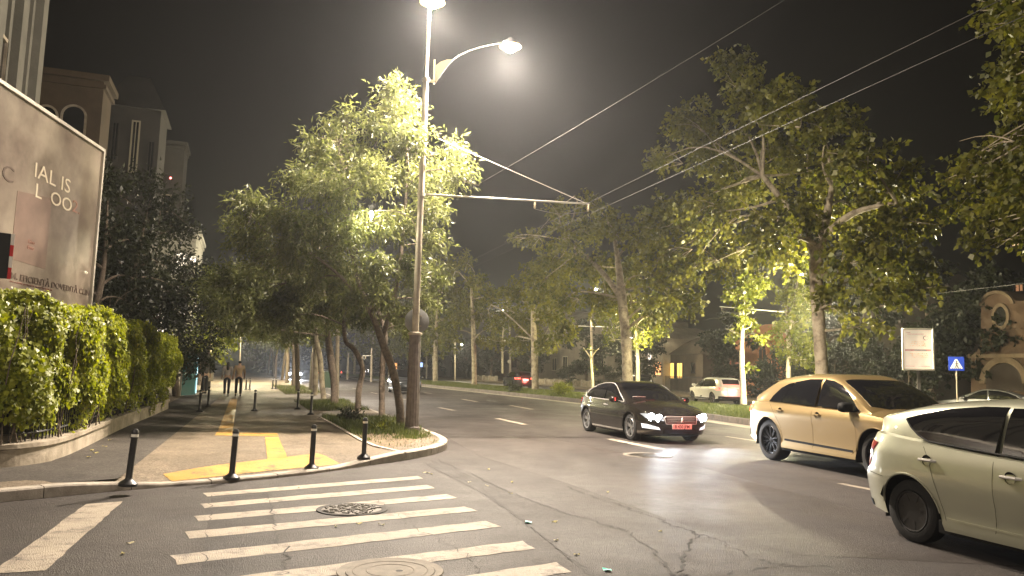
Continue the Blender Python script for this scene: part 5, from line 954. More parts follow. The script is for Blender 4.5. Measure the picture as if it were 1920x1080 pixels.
class Surf:
    def __init__(s, S):
        s.S = S; s.b = S['W'] / 2; s.n = S.get('n', 9); s.m = S.get('m', 2.4); h = S['L'] / 2
        s.af = pchip([(z, h + d) for z, d in S['nose']]); s.ar = pchip([(z, h + d) for z, d in S['rear']]); s.bw = pchip(S['side']); s.zs = pchip(S['zs']); s.zt = pchip(S['zt']); s.zr = pchip(S['roof'])
        s.g0, s.g1 = S['roof'][-1][0], S['roof'][0][0]; s.gn = S.get('gn', 6.0); s.k = S.get('lean', .15); s.Hg = S['H'] - float(s.zs(0)); s.gi = S.get('inset', .025); s.wx = (S['xr'], S['xr'] + S['wb']); s.ra = S['rw'] + S.get('arch', .055); s.rw = S['rw']; s.sill = S['sill']
    def a(s, x, z): return s.af(z) if x >= 0 else s.ar(z)
    def y(s, x, z):
        u = min(1, abs(x) / s.a(x, z)); return s.b * s.bw(z) * max(0, 1 - u ** s.n) ** (1 / s.m)
    def zb(s, x):
        z = float(s.sill(x)) if callable(s.sill) else s.sill
        for xw in s.wx:
            d = abs(x - xw)
            if d < s.ra: z = max(z, s.rw + math.sqrt(s.ra ** 2 - d * d))
        return z
    def gyb(s, x): return max(.02, s.y(x, float(s.zs(x))) - s.gi)
    def gbase(s, x): return float(s.zs(x)) - .03
    def gz(s, x, q):
        zb_, zr_ = s.gbase(x), float(s.zr(x)); q = min(.999, abs(q)); return zb_ + (zr_ - zb_) * (1 - q ** s.gn) ** (1 / s.gn)
    def gq(s, x, q): z = s.gz(x, q); return s.gyb(x) * q * (1 - s.k * max(0, z - s.gbase(x)) / s.Hg)
    def gy(s, x, z):
        zb_, zr_ = s.gbase(x), float(s.zr(x)); f = min(.999, max(0, (z - zb_) / max(.01, zr_ - zb_))); return s.gyb(x) * (1 - f ** s.gn) ** (1 / s.gn) * (1 - s.k * max(0, z - zb_) / s.Hg)
    def side(s, x, z): return max(s.y(x, min(z, float(s.zs(x)))) if z <= float(s.zs(x)) else 0, s.gy(x, z) if z > float(s.zs(x)) and s.g1 < x < s.g0 else 0)
    def front(s, y, z): return s.af(z) * max(0, 1 - min(1, abs(y) / (s.b * s.bw(z))) ** s.m) ** (1 / s.n)
    def rear(s, y, z): return -s.ar(z) * max(0, 1 - min(1, abs(y) / (s.b * s.bw(z))) ** s.m) ** (1 / s.n)
    def shell(s):
        mb = MB(); q = list(np.linspace(0, .94, 15)); ue = [(1 - k ** s.m) ** (1 / s.n) for k in q]; xm = ue[-1] * s.a(1, .5) - .02; xr = ue[-1] * s.a(-1, .5) - .02
        xs_ = set(np.round(np.arange(-xr, xm, .06), 4))
        for xw in s.wx:
            xs_ = {x for x in xs_ if abs(abs(x - xw) - s.ra) > .02 and abs(x - xw) > s.ra}; xs_ |= set(np.round(xw + s.ra * np.cos(np.linspace(0, PI, 26)), 4)) | {round(xw + s.ra + .004, 4), round(xw - s.ra - .004, 4)}
        xs_ = sorted(xs_, reverse=True); us = ue[:-1] + [x / s.a(x, .5) for x in xs_] + [-u for u in ue[:-1][::-1]]
        nr, ntp = 17, 7; half = []
        for u in us:
            sg = 1 if u >= 0 else -1; xq = u * s.a(sg, .5); zb_, zs_, zt_ = s.zb(xq), float(s.zs(xq)), float(s.zt(xq)); col = []
            for i in range(nr):
                z = zb_ + (zs_ - zb_) * (i / (nr - 1)) ** 0.92; x = u * s.a(sg, z); col.append((x, s.b * s.bw(z) * max(0, 1 - abs(u) ** s.n) ** (1 / s.m), z))
            x0, y0, _ = col[-1]
            for i in range(1, ntp + 1): t = i / ntp; col.append((x0 * (1 - .03 * t * (abs(u) > .9)), y0 * (1 - t), zs_ + (zt_ - zs_) * (1 - (1 - t) ** 2.6)))
            half.append(col)
        K = nr + ntp; n = len(us)
        for sg in (1, -1):
            vs = [(x, sg * y, z) for c in half for x, y, z in c]; fs = [(i * K + j, (i + 1) * K + j, (i + 1) * K + j + 1, i * K + j + 1) for i in range(n - 1) for j in range(K - 1)]; mb.add(vs, fs)
        X = np.linspace(s.g1 - .01, s.g0 + .01, 70); Q = list(np.sin(np.linspace(-PI / 2, PI / 2, 31))); vs = []
        Q = [math.copysign(abs(v) ** .55, v) for v in np.linspace(-1, 1, 41)]
        for x in X:
            for v in Q: vs.append((x, s.gq(x, v), s.gz(x, v) if abs(v) < .999 else s.gbase(x)))
        kk = len(Q); mb.add(vs, [(i * kk + j, (i + 1) * kk + j, (i + 1) * kk + j + 1, i * kk + j + 1) for i in range(len(X) - 1) for j in range(kk - 1)]); return mb
def patch(poly, fn, off, name, m, parent, skirt=.02, maxe=.07):
    "a fitted piece: a 2D outline filled, cut fine and laid on the surface fn(u,v)->point, standing off it"
    bm = bmesh.new(); f = bm.faces.new([bm.verts.new((a, b, 0)) for a, b in poly]); bmesh.ops.triangulate(bm, faces=[f])
    for _ in range(5):
        es = [e for e in bm.edges if e.calc_length() > maxe]
        if not es: break
        bmesh.ops.subdivide_edges(bm, edges=es, cuts=1); bmesh.ops.triangulate(bm, faces=[q for q in bm.faces if len(q.verts) > 3])
    bmesh.ops.beautify_fill(bm, faces=bm.faces, edges=bm.edges); e = 1e-3
    bm.verts.ensure_lookup_table(); bnd = [q for q in bm.edges if q.is_boundary]
    def nrm(u, v):
        p = np.array(fn(u, v)); a = (np.array(fn(u + e, v)) - p) / e; b = (np.array(fn(u, v + e)) - p) / e; c = np.cross(a, b); l = np.linalg.norm(c); c = c / l if l > 1e-9 else np.array((0, 0, 1.0))
        ce = np.array((p[0] * .9, 0, .6)); return c if c @ (p - ce) > 0 else -c
    vs = [v.co.copy() for v in bm.verts]; P = [np.array(fn(v.x, v.y)) for v in vs]; N = [nrm(v.x, v.y) for v in vs]; mb = MB()
    idx = {v: i for i, v in enumerate(bm.verts)}; top_ = [p + n_ * off for p, n_ in zip(P, N)]; low = [p - n_ * skirt for p, n_ in zip(P, N)]; nn = len(vs)
    mb.add(top_ + low, [tuple(idx[v] for v in q.verts) for q in bm.faces] + [(idx[q.verts[0]], idx[q.verts[1]], nn + idx[q.verts[1]], nn + idx[q.verts[0]]) for q in bnd]); bm.free()
    return mb.build(name, m, parent, True)
def line_on(pts, fn, r, name, m, parent, closed=False, sides=5, off=.0, dens=.05):
    Q = [np.array(p, float) for p in pts]; Q = Q + [Q[0]] if closed else Q; out = []
    for a, b in zip(Q, Q[1:]):
        k = max(1, int(np.linalg.norm(b - a) / dens)); out += [a + (b - a) * i / k for i in range(k)]
    out.append(Q[-1]); return MB().tube([fn(*q) for q in out], r, sides).build(name, m, parent, True)
def wheel(parent, x, y, r, wd, rim, style, sg, hub=None):
    h = wd / 2; ri = r * (.70 if style != 'cap' else .64); mb = MB()
    mb.lathe([(ri, -h * .8), (ri + .012, -h * .96), (r * .90, -h), (r * .975, -h * .86), (r, -h * .6), (r, h * .6), (r * .975, h * .86), (r * .90, h), (ri + .012, h * .96), (ri, h * .8)], (x, y, r), 'y', 40); w_ = mb.build('wheel', M['tyre'], parent, True)
    o = sg * h; mb = MB(); mb.lathe([(ri * .93, o * .30), (ri * .90, o * .3), (0, o * .3)], (x, y, r), 'y', 30); mb.build('brake_disc', M['gap'], w_); mb = MB()
    mb.lathe([(ri * 1.01, o * .93), (ri * .985, o * .99), (ri * .94, o * .95), (ri * .92, o * .4)], (x, y, r), 'y', 40)
    if style == 'cap': mb.lathe([(0, o * .78), (ri * .3, o * .80), (ri * .6, o * .74), (ri * .93, o * .82)], (x, y, r), 'y', 30)
    n = {'five': 5, 'fan': 10, 'cap': 7}[style]; mb.lathe([(0, o * .74), (ri * .17, o * .72), (ri * .2, o * .4)], (x, y, r), 'y', 20)
    for k in range(n):
        a = 2 * PI * k / n + .3
        for da in ((-.17, .17) if style == 'five' else ((-.10, .10) if style == 'fan' else (0,))):
            w0, w1 = (ri * .10, ri * .12) if style == 'five' else ((ri * .05, ri * .05) if style == 'fan' else (ri * .12, ri * .2)); P = []
            for rr_, aa, w2, oo in ((ri * .14, a, w0, .72), (ri * .95, a + da, w1, .86)):
                cx, cz, tx_, tz_ = rr_ * math.cos(aa), rr_ * math.sin(aa), -math.sin(aa) * w2 / 2, math.cos(aa) * w2 / 2
                P += [(x + cx + tx_, y + o * oo, r + cz + tz_), (x + cx - tx_, y + o * oo, r + cz - tz_), (x + cx - tx_, y + o * (oo - .35), r + cz - tz_), (x + cx + tx_, y + o * (oo - .35), r + cz + tz_)]
            mb.add(P, [(0, 1, 5, 4), (1, 2, 6, 5), (2, 3, 7, 6), (3, 0, 4, 7), (4, 5, 6, 7)])
    mb.build('rim', rim, w_, True); return w_
def car(name, S, loc, rz, label, group=None, scale=1.0):
    s = Surf(S); t = empty(name, loc, rz, label, S.get('cat', 'car'), group); t.scale = (scale,) * 3
    P = S['paint']; s.shell().build('body', P, t, True)
    sd = lambda sg: (lambda x, z: (x, sg * s.side(x, z), z)); lo = lambda sg: (lambda x, z: (x, sg * s.y(x, z), z)); gr = lambda sg: (lambda x, z: (x, sg * s.gy(x, z), z)); fr = lambda y, z: (s.front(y, z), y, z); re = lambda y, z: (s.rear(y, z), y, z); ro = lambda x, q: (x, s.gq(x, q), s.gz(x, q))
    # underside and wheel wells
    mb = MB(); zu = S['under']; mb.box((0, 0, (zu + .62) / 2), (S['L'] * .80, S['W'] - .52, .62 - zu)); mb.box((0, 0, zu + .06), (S['wb'] - 2 * s.ra - .02, S['W'] - .16, .12)); mb.box((S['L'] * .40, 0, zu + .13), (S['L'] * .12, S['W'] * .62, .2)); mb.box((-S['L'] * .41, 0, zu + .16), (S['L'] * .1, S['W'] * .62, .2))
    for xw in s.wx:
        for sg in (1, -1):
            R_, y0 = s.ra + .012, s.y(xw, .55) - .015; A = [(R_, -.12)] + [(R_ * math.cos(a), R_ * math.sin(a)) for a in np.linspace(0, PI, 22)] + [(-R_, -.12)]; n_ = len(A)
            mb.add([(xw + a, sg * (y0 + .0 if s.rw + b > .42 else s.y(xw + a, max(.3, s.rw + b)) - .02), s.rw + b) for a, b in A] + [(xw + a, sg * (y0 - .36), s.rw + b) for a, b in A], [(i, i + 1, n_ + i + 1, n_ + i) for i in range(n_ - 1)] + [tuple(range(n_, 2 * n_))])
    mb.build('underbody', M['well'], t)
    for xw in s.wx:
        for sg in (1, -1): wheel(t, xw, sg * (s.y(xw, .5) - S['tw'] / 2 - S.get('wi', .03)), s.rw, S['tw'], S['rim'], S['style'], sg)
    for sg in (1, -1):
        for xw in s.wx:   # arch lips
            pts = [(xw + (s.ra + .005) * math.cos(a), s.rw + (s.ra + .005) * math.sin(a)) for a in np.linspace(.12, PI - .12, 24)]; line_on(pts, lambda x, z: (x, sg * (s.y(x, z) - .004), z), .013, 'arch_lip', S.get('lip', P), t, dens=1)
        for i, poly in enumerate(S['glass']):
            g_ = patch(poly, gr(sg), .004, 'side_window', M['glass'], t, .025)
        for pl in S.get('chrome', []): line_on(pl, gr(sg), .010, 'window_trim', S.get('chrome_m', M['chrome']), t, off=.01)
        for pl in S.get('gaps', []): line_on(pl, lambda x, z: (x, sg * (s.side(x, z) - .0005), z), .0026, 'panel_gap', M['gap'], t, sides=4)
        for (x, z) in S['handles']:
            mb = MB(); y = s.y(x, z); mb.tube([(x - .10, sg * (y - .005), z), (x - .075, sg * (y + .03), z + .004), (x + .075, sg * (y + .03), z + .004), (x + .10, sg * (y - .005), z)], [.012, .015, .015, .012], 8); h_ = mb.build('door_handle', S.get('handle_m', P), t, True); mb = MB(); mb.lathe([(0, .004), (.05, .003), (.055, -.01)], (x, sg * y, z), 'y', 16); mb.build('handle_recess', M['trim'], h_)
        x, z = S['mirror']; y = s.side(x, z); mb = MB(); vs = []
        for k, (dx, sc_) in enumerate(((.085, .55), (.06, .86), (0, 1.0), (-.055, .98), (-.06, .90))):
            for a in np.linspace(0, 2 * PI, 14, endpoint=False): vs.append((x + dx, sg * (y + .16 + .125 * sc_ * math.copysign(abs(math.cos(a)) ** .7, math.cos(a))), z + .06 + .085 * sc_ * math.copysign(abs(math.sin(a)) ** .7, math.sin(a))))
        mb.add(vs, [(i * 14 + k, i * 14 + (k + 1) % 14, (i + 1) * 14 + (k + 1) % 14, (i + 1) * 14 + k) for i in range(4) for k in range(14)] + [tuple(range(14)), tuple(range(56, 70))]); mb.box((x + .01, sg * (y + .02), z - .0), (.07, .14, .03)); mb.build('wing_mirror', S.get('mirror_m', P), t, True)
        for poly, m_ in S.get('lower', []): patch(poly, lo(sg), .006, 'side_trim', m_, t)
        for poly, m_, nm in S.get('sidelamps', []): patch(poly, lo(sg), .008, nm, m_, t)
    for poly, nm in ((S['wind'], 'windscreen'), (S['back'], 'rear_window')):
        patch(poly, ro, .004, nm, M['glass'], t, .02)
    for poly, m_, nm in S['front']:
        for sg in ((1, -1) if min(p[0] for p in poly) > .02 else (1,)): patch([(sg * a, b) for a, b in poly], fr, .007, nm, m_, t)
    for poly, m_, nm in S['rearp']:
        for sg in ((1, -1) if min(p[0] for p in poly) > .02 else (1,)): patch([(sg * a, b) for a, b in poly], re, .007, nm, m_, t)
    return t, s, fr, re
def rect(x0, x1, z0, z1): return [(x0, z0), (x1, z0), (x1, z1), (x0, z1)]
def bulbs(t, s, pts, m, r, name, front=True):
    for (y, z) in pts:
        for sg in (1, -1):
            x = s.front(y, z) if front else s.rear(y, z); mb = MB(); dx = .016 if front else -.016; mb.lathe([(r, 0), (r * .9, dx * .6), (r * .5, dx), (0, dx * 1.1)], (x, sg * y, z), 'x', 18); mb.build(name, m, t, True)
SIDE = [(.15, .93), (.3, .975), (.5, 1.0), (.68, .995), (.85, .97), (1.0, .95), (1.3, .90)]
# --- dark saloon with lit headlamps
sal = dict(L=4.79, W=1.853, H=1.456, wb=2.817, xr=-1.43, rw=.33, tw=.225, sill=pchip([(-2.4, .30), (-2.0, .24), (-1, .19), (1, .19), (2.0, .20), (2.4, .22)]), under=.16, n=9, m=2.5, paint=carpaint('dark bronze paint', (.024, .020, .017), .6, .24), rim=M['alloy'], style='five',
    nose=[(.15, -.10), (.3, -.02), (.5, 0), (.62, -.03), (.75, -.10), (.95, -.3)], rear=[(.15, -.10), (.4, -.02), (.6, 0), (.95, -.05), (1.1, -.12)], side=SIDE,
    zs=[(-2.4, .93), (-2.1, .97), (-1.5, .965), (0, .94), (.9, .915), (1.6, .85), (2.1, .76), (2.4, .68)], zt=[(-2.4, .98), (-2.1, 1.05), (-1.5, 1.05), (0, 1.0), (1.0, 1.0), (1.6, .94), (2.1, .83), (2.4, .70)],
    roof=[(-2.12, .93), (-1.95, 1.06), (-1.5, 1.27), (-1.0, 1.405), (-.4, 1.456), (.05, 1.43), (.35, 1.33), (1.0, 1.03), (1.3, .88)],
    glass=[[(-.30, .975), (-.26, 1.372), (-.65, 1.36), (-1.05, 1.29), (-1.38, 1.16), (-1.56, 1.03), (-1.50, .99)], [(-.24, .975), (.62, .955), (.66, 1.0), (.42, 1.16), (.18, 1.30), (-.02, 1.36), (-.20, 1.374)], [(.66, .955), (.93, .955), (.70, 1.06), (.68, 1.04)]],
    chrome=[[(.97, .945), (.72, 1.075), (.44, 1.205), (.18, 1.325), (-.04, 1.385), (-.28, 1.398), (-.66, 1.382), (-1.08, 1.31), (-1.42, 1.175), (-1.61, 1.03), (-1.52, .968), (-.3, .953), (.97, .938)]],
    gaps=[[(.93, .93), (1.0, .60), (.98, .3), (.85, .22)], [(-.27, .94), (-.27, .3), (-.3, .22)], [(-1.5, .95), (-1.25, .75), (-1.06, .5), (-1.0, .3)]], handles=[(-.05, .82), (-1.10, .84)], handle_m=M['chrome'], mirror=(.72, .93),
    lower=[(rect(-1.0, .98, .215, .255), M['chrome'])], wind=[(.99, -.84), (.36, -.82), (.15, -.78), (.15, .78), (.36, .82), (.99, .84), (1.06, .5), (1.08, 0), (1.06, -.5)], back=[(-1.05, -.78), (-1.80, -.80), (-1.86, 0), (-1.80, .80), (-1.05, .78)],
    front=[([(.42, .56), (.60, .545), (.80, .60), (.86, .69), (.80, .705), (.62, .68), (.44, .63)], M['hl_glass'], 'headlamp'), ([(-.40, .475), (.40, .475), (.43, .62), (.40, .645), (-.40, .645), (-.43, .62)], M['trim'], 'grille'), ([(.52, .33), (.84, .36), (.86, .46), (.80, .455), (.56, .39)], M['fog'], 'fog_lamp'), ([(-.46, .24), (.46, .24), (.42, .36), (-.42, .36)], M['trim'], 'lower_grille')],
    rearp=[([(.45, .78), (.82, .76), (.86, .92), (.5, .90)], M['tail_off'], 'tail_lamp')], sidelamps=[([(-2.05, .80), (-2.24, .78), (-2.26, .93), (-2.0, .92)], M['tail'], 'tail_lamp')])
t_sal, s_sal, fr_, _ = car('saloon_car', sal, (10.05, 18.85, 0), math.radians(-92.0), 'dark bronze saloon car with blazing headlamps driving towards the crossing')
line_on([(-.40, .475), (.40, .475), (.43, .62), (.40, .648), (-.40, .648), (-.43, .62)], lambda y, z: (s_sal.front(y, z) + .004, y, z), .011, 'grille_surround', M['chrome'], t_sal, True)
for z in (.51, .545, .58, .615): line_on([(-.38, z), (.38, z)], lambda y, z: (s_sal.front(y, z) + .006, y, z), .005, 'grille_bar', M['chrome'], t_sal)
mb = MB(); xx = s_sal.front(0, .56) + .012; mb.tube([(xx, -.02, .505), (xx + .004, -.012, .54), (xx + .006, .012, .57), (xx + .004, -.004, .60), (xx, .014, .625)], [.008, .016, .018, .014, .007], 6); mb.tube([(xx, .01, .57), (xx + .004, .035, .585), (xx, .045, .565)], [.01, .009, .006], 6); mb.tube([(xx, .0, .535), (xx + .004, .03, .525), (xx, .035, .508)], [.01, .009, .006], 6); mb.build('emblem', M['chrome'], t_sal, True)
xx = s_sal.front(0, .41) + .02; pl_ = MB().box((xx, 0, .415), (.012, .52, .115), 0, .003).build('number_plate', M['platew'], t_sal); me = text_mesh('B 430 JFM', .105, .002, 'CENTER', .001, .92); tx_ = link_mesh('plate_lettering', me, M['ink_dark'], pl_); tx_.location = (xx + .0075, 0, .412); tx_.rotation_euler = (PI / 2, 0, PI / 2)
bulbs(t_sal, s_sal, [(.55, .60), (.70, .625)], M['hl'], .095, 'headlamp_bulb')
MB().box((.93, .0 - .42, 1.068), (.10, .34, .012), 0, .0).build('dashboard_paper', mat('paper', (.8, .8, .75), .6), t_sal).rotation_euler = (0, math.radians(25) * 0, 0)
for sg in (1, -1): lamp_light('headlamp_beam', (s_sal.front(.6, .6) + .06, sg * .62, .60), 420, (.84, .90, 1.0), t_sal, .05, spot=66, aim=(1, sg * -.02, -.05), blend=.8)
# --- beige coupe suv
M['beige'] = carpaint('sand beige paint', (.34, .245, .112), .62, .34)
suv = dict(L=4.986, W=1.995, H=1.70, wb=2.995, xr=-1.45, rw=.395, tw=.28, arch=.05, wi=.02, sill=pchip([(-2.5, .46), (-2.1, .38), (-1, .29), (1, .29), (2.0, .30), (2.5, .32)]), under=.24, n=9, m=2.5, paint=M['beige'], rim=M['blackrim'], style='fan', inset=.045, lean=.17, cat='car',
    nose=[(.2, -.10), (.4, -.01), (.6, 0), (.85, -.04), (1.1, -.2)], rear=[(.2, .0), (.40, .10), (.6, .09), (.85, .04), (1.05, .03), (1.2, -.05)], side=[(.2, .93), (.32, .975), (.42, .945), (.55, .955), (.75, .98), (.93, 1.0), (1.0, .982), (1.08, .945), (1.2, .91)],
    zs=[(-2.5, 1.06), (-2.2, 1.12), (-1.5, 1.12), (0, 1.085), (1.1, 1.06), (1.8, 1.01), (2.2, .96), (2.5, .88)], zt=[(-2.5, 1.10), (-2.2, 1.19), (-1.5, 1.2), (0, 1.15), (1.1, 1.15), (1.8, 1.11), (2.2, 1.04), (2.5, .92)],
    roof=[(-2.52, 1.05), (-2.48, 1.13), (-2.05, 1.30), (-1.58, 1.53), (-1.42, 1.60), (-1.0, 1.668), (-.4, 1.705), (.05, 1.70), (.45, 1.60), (1.25, 1.16), (1.45, 1.02)],
    glass=[[(-1.52, 1.14), (-1.13, 1.135), (-.83, 1.525), (-1.0, 1.495), (-1.2, 1.41), (-1.42, 1.25)], [(-1.10, 1.135), (-.08, 1.115), (-.04, 1.60), (-.4, 1.595), (-.80, 1.535)], [(0.0, 1.115), (1.12, 1.085), (.95, 1.22), (.72, 1.385), (.5, 1.50), (.25, 1.575), (.03, 1.60)]],
    gaps=[[(1.05, 1.07), (1.12, .75), (1.08, .45), (.98, .36)], [(-.04, 1.10), (-.02, .7), (-.06, .36)], [(-1.42, 1.12), (-1.2, .95), (-1.02, .72), (-.95, .40)], [(-2.08, 1.09), (-2.1, .98), (-1.97, .80)]], handles=[(.14, .965), (-.98, .985)], mirror=(.98, 1.08), mirror_m=M['trim'],
    lower=[([(-.92, .425), (1.0, .395), (1.0, .435), (-.9, .465)], M['trim'])],
    wind=[(1.22, -.86), (.55, -.84), (.42, -.80), (.42, .80), (.55, .84), (1.22, .86), (1.30, .5), (1.32, 0), (1.30, -.5)], back=[(-1.70, -.76), (-2.34, -.80), (-2.34, .80), (-1.70, .76)],
    front=[([(.40, .80), (.86, .84), (.88, .92), (.44, .89)], M['hl_glass'], 'headlamp'), ([(-.5, .42), (.5, .42), (.62, .6), (.5, .86), (-.5, .86), (-.62, .6)], M['trim'], 'grille'), ([(.66, .36), (.9, .38), (.9, .55), (.74, .5)], M['trim'], 'air_intake')],
    rearp=[([(-.62, 1.0), (.62, 1.0), (.62, 1.04), (-.62, 1.04)], M['tail'], 'light_bar'), ([(.64, .96), (.90, .93), (.92, 1.03), (.64, 1.05)], M['tail_hot'], 'tail_lamp'), ([(-.8, .42), (.8, .42), (.8, .60), (-.8, .60)], M['trim'], 'rear_diffuser'), (rect(-.26, .26, .78, .89), M['platew'], 'number_plate')],
    sidelamps=[([(-2.22, .93), (-2.34, .90), (-2.345, 1.03), (-2.22, 1.04)], M['tail_hot'], 'tail_lamp')])
t_suv, s_suv, _, _ = car('suv_car', suv, (10.86, 11.70, 0), math.radians(-94.0), 'large sand beige coupe suv with black rims in the lane behind the saloon', scale=1.02)
mb = MB(); X = [(-1.93, .0), (-2.12, -.035)]; vs = []
for x, dz in ((-1.36, .010), (-1.55, .012), (-1.72, .010)):
    for q in np.linspace(-.80, .80, 13): xx = max(x, -1.52); vs += [(x, s_suv.gq(xx, q) * .98, s_suv.gz(xx, q) + dz), (x, s_suv.gq(xx, q) * .98, s_suv.gz(xx, q) + dz - .03)]
kk = 26; fs = []
for i in range(2):
    for j in range(12): a = i * kk + 2 * j; fs += [(a, a + 2, a + kk + 2, a + kk), (a + 1, a + kk + 1, a + kk + 3, a + 3)]
fs += [(2 * kk + 2 * j, 2 * kk + 2 * j + 2, 2 * kk + 2 * j + 3, 2 * kk + 2 * j + 1) for j in range(12)]; mb.add(vs, fs); mb.build('roof_spoiler', M['beige'], t_suv, True)
lamp_light('brake_glow', (-2.62, -.1, .98), 190, (1.0, .05, .04), t_suv, .25, spot=120, aim=(-1, -.05, -.12), blend=.7)
# --- silver green hatchback entering from the right
M['sage'] = carpaint('silver green paint', (.47, .475, .36), .62, .34)
hat = dict(L=4.445, W=1.735, H=1.49, wb=2.70, xr=-1.30, rw=.312, tw=.19, arch=.06, wi=.045, sill=pchip([(-2.3, .34), (-1.9, .26), (-.9, .20), (1, .20), (2.2, .22)]), under=.17, n=8, m=2.5, paint=M['sage'], rim=M['greyrim'], style='cap', inset=.03, lean=.19,
    nose=[(.15, -.12), (.4, 0), (.6, -.03), (.9, -.3)], rear=[(.2, -.09), (.36, .0), (.62, .01), (.68, -.04), (.95, -.08), (1.1, -.14)], side=[(.15, .88), (.24, .935), (.33, .93), (.5, .968), (.68, 1.0), (.85, .985), (1.0, .94), (1.15, .89)],
    zs=[(-2.25, 1.0), (-2.0, 1.06), (-1.4, 1.03), (-.6, .97), (.5, .92), (1.3, .87), (1.8, .80), (2.25, .66)], zt=[(-2.25, 1.10), (-2.0, 1.15), (-1.4, 1.09), (-.6, 1.04), (.5, 1.0), (1.3, .96), (1.8, .88), (2.25, .68)],
    roof=[(-2.22, 1.0), (-2.18, 1.17), (-1.7, 1.30), (-1.2, 1.405), (-.7, 1.465), (-.2, 1.495), (.15, 1.475), (.5, 1.385), (1.4, 1.0), (1.6, .84)],
    glass=[[(-1.42, 1.235), (-1.33, 1.16), (-1.22, 1.09), (-1.08, 1.04), (-.33, .995), (-.29, 1.405), (-.55, 1.40), (-.9, 1.36), (-1.2, 1.30)], [(-.26, .995), (.78, .945), (.62, 1.10), (.40, 1.245), (.15, 1.36), (-.05, 1.40), (-.25, 1.398)]],
    chrome=[[(-1.42, 1.23), (-1.33, 1.15), (-1.22, 1.08), (-1.08, 1.03), (-.3, .986), (.78, .938)]], chrome_m=M['trim'],
    gaps=[[(.95, .90), (.95, .5), (.9, .28)], [(-.30, .97), (-.30, .5), (-.33, .28)], [(-1.12, 1.02), (-1.0, .85), (-.92, .6), (-.86, .30)]], handles=[(-.12, .80), (-1.02, .85)], handle_m=M['chrome'], mirror=(.85, .95),
    wind=[(1.28, -.86), (.5, -.84), (.28, -.8), (.28, .8), (.5, .84), (1.28, .86), (1.4, .4), (1.4, -.4)], back=[(-1.0, -.78), (-1.75, -.80), (-1.75, .80), (-1.0, .78)],
    front=[([(.46, .56), (.72, .58), (.80, .74), (.62, .72)], M['hl_glass'], 'headlamp'), ([(-.4, .3), (.4, .3), (.46, .42), (-.46, .42)], M['trim'], 'grille')],
    rearp=[([(.60, .70), (.73, .69), (.75, .96), (.66, .98)], M['tail_off'], 'tail_lamp'), ([(-.6, .86), (.6, .86), (.58, .98), (-.58, .98)], M['glass'], 'lower_rear_window'), (rect(-.26, .26, .70, .81), M['platew'], 'number_plate'), ([(-.7, .28), (.7, .28), (.7, .34), (-.7, .34)], M['trim'], 'bumper_insert')],
    lower=[([(-.85, .31), (.9, .30), (.9, .318), (-.85, .328)], M['sage'])])
t_hat, s_hat, _, _ = car('hatchback_car', hat, (7.24, 4.98, 0), math.radians(-91.0), 'silver green hatchback cut off by the right edge, nearest the viewer')
line_on([(-1.98, .655), (-1.62, .62)], lambda x, z: (x, -s_hat.y(x, z) - .001, z), .0025, 'panel_gap', M['gap'], t_hat)
# --- cars on the far carriageway and farther back
fsv = dict(suv); fsv.update(L=4.68, W=1.89, H=1.66, wb=2.86, xr=-1.42, rw=.365, tw=.24, paint=carpaint('white paint', (.42, .41, .385), .1, .35), rim=M['greyrim'], style='five', mirror_m=None, gaps=[],
    roof=[(-2.28, 1.0), (-2.2, 1.2), (-1.95, 1.55), (-1.5, 1.63), (-.9, 1.66), (-.3, 1.66), (.1, 1.63), (.4, 1.53), (1.2, 1.13), (1.4, 1.0)], zs=[(-2.4, 1.0), (-2.1, 1.06), (-1.5, 1.06), (0, 1.03), (1.0, 1.0), (1.7, .95), (2.1, .90), (2.4, .82)], zt=[(-2.4, 1.04), (-2.1, 1.1), (-1.5, 1.12), (0, 1.1), (1.0, 1.1), (1.7, 1.05), (2.1, .98), (2.4, .86)],
    glass=[[(-1.75, 1.10), (-.10, 1.06), (-.06, 1.54), (-1.2, 1.53), (-1.55, 1.45)], [(0, 1.06), (1.05, 1.03), (.8, 1.22), (.5, 1.43), (.25, 1.52), (0, 1.54)]], back=[(-1.98, -.80), (-2.18, -.84), (-2.18, .84), (-1.98, .80)], lower=[(rect(-1.0, 1.0, .31, .40), M['trim'])],
    rearp=[([(.46, .94), (.88, .90), (.90, 1.02), (.5, 1.03)], M['tail_hot'], 'tail_lamp'), (rect(-.27, .27, .80, .92), M['platew'], 'number_plate'), (rect(-.8, .8, .36, .52), M['trim'], 'bumper')], sidelamps=[([(-2.05, .93), (-2.2, .90), (-2.2, 1.02), (-2.05, 1.03)], M['tail'], 'tail_lamp')], gn=6)
fsv.pop('mirror_m')
t_w, s_w, _, _ = car('suv_car', fsv, (28.0, 42.3, 0), math.radians(82), 'white suv braking with red tail lamps on the far carriageway', scale=1.0)
bulbs(t_w, s_w, [(.62, .97), (.80, .96)], M['tail_hot'], .05, 'tail_lamp_bulb', False); lamp_light('brake_glow', (-2.7, 0, .95), 110, (1, .05, .04), t_w, .3); lamp_light('plate_glow', (-2.6, 0, .75), 5, (.8, .8, 1), t_w, .2)
fb = dict(fsv); fb.update(paint=carpaint('black paint', (.012, .012, .013), .3, .3))
t_b, s_b, _, _ = car('suv_car', fb, (25.6, 73, 0), math.radians(88), 'black suv with glowing red tail lamps under the median trees far away', scale=1.06)
bulbs(t_b, s_b, [(.62, .97)], M['tail_hot'], .06, 'tail_lamp_bulb', False); lamp_light('brake_glow', (-2.8, 0, .9), 220, (1, .1, .08), t_b, .3)
t_k, s_k, _, _ = car('suv_car', fb, (29.0, 54.5, 0), math.radians(74), 'black suv seen over the roof of the dark saloon with one red lamp', scale=1.04)
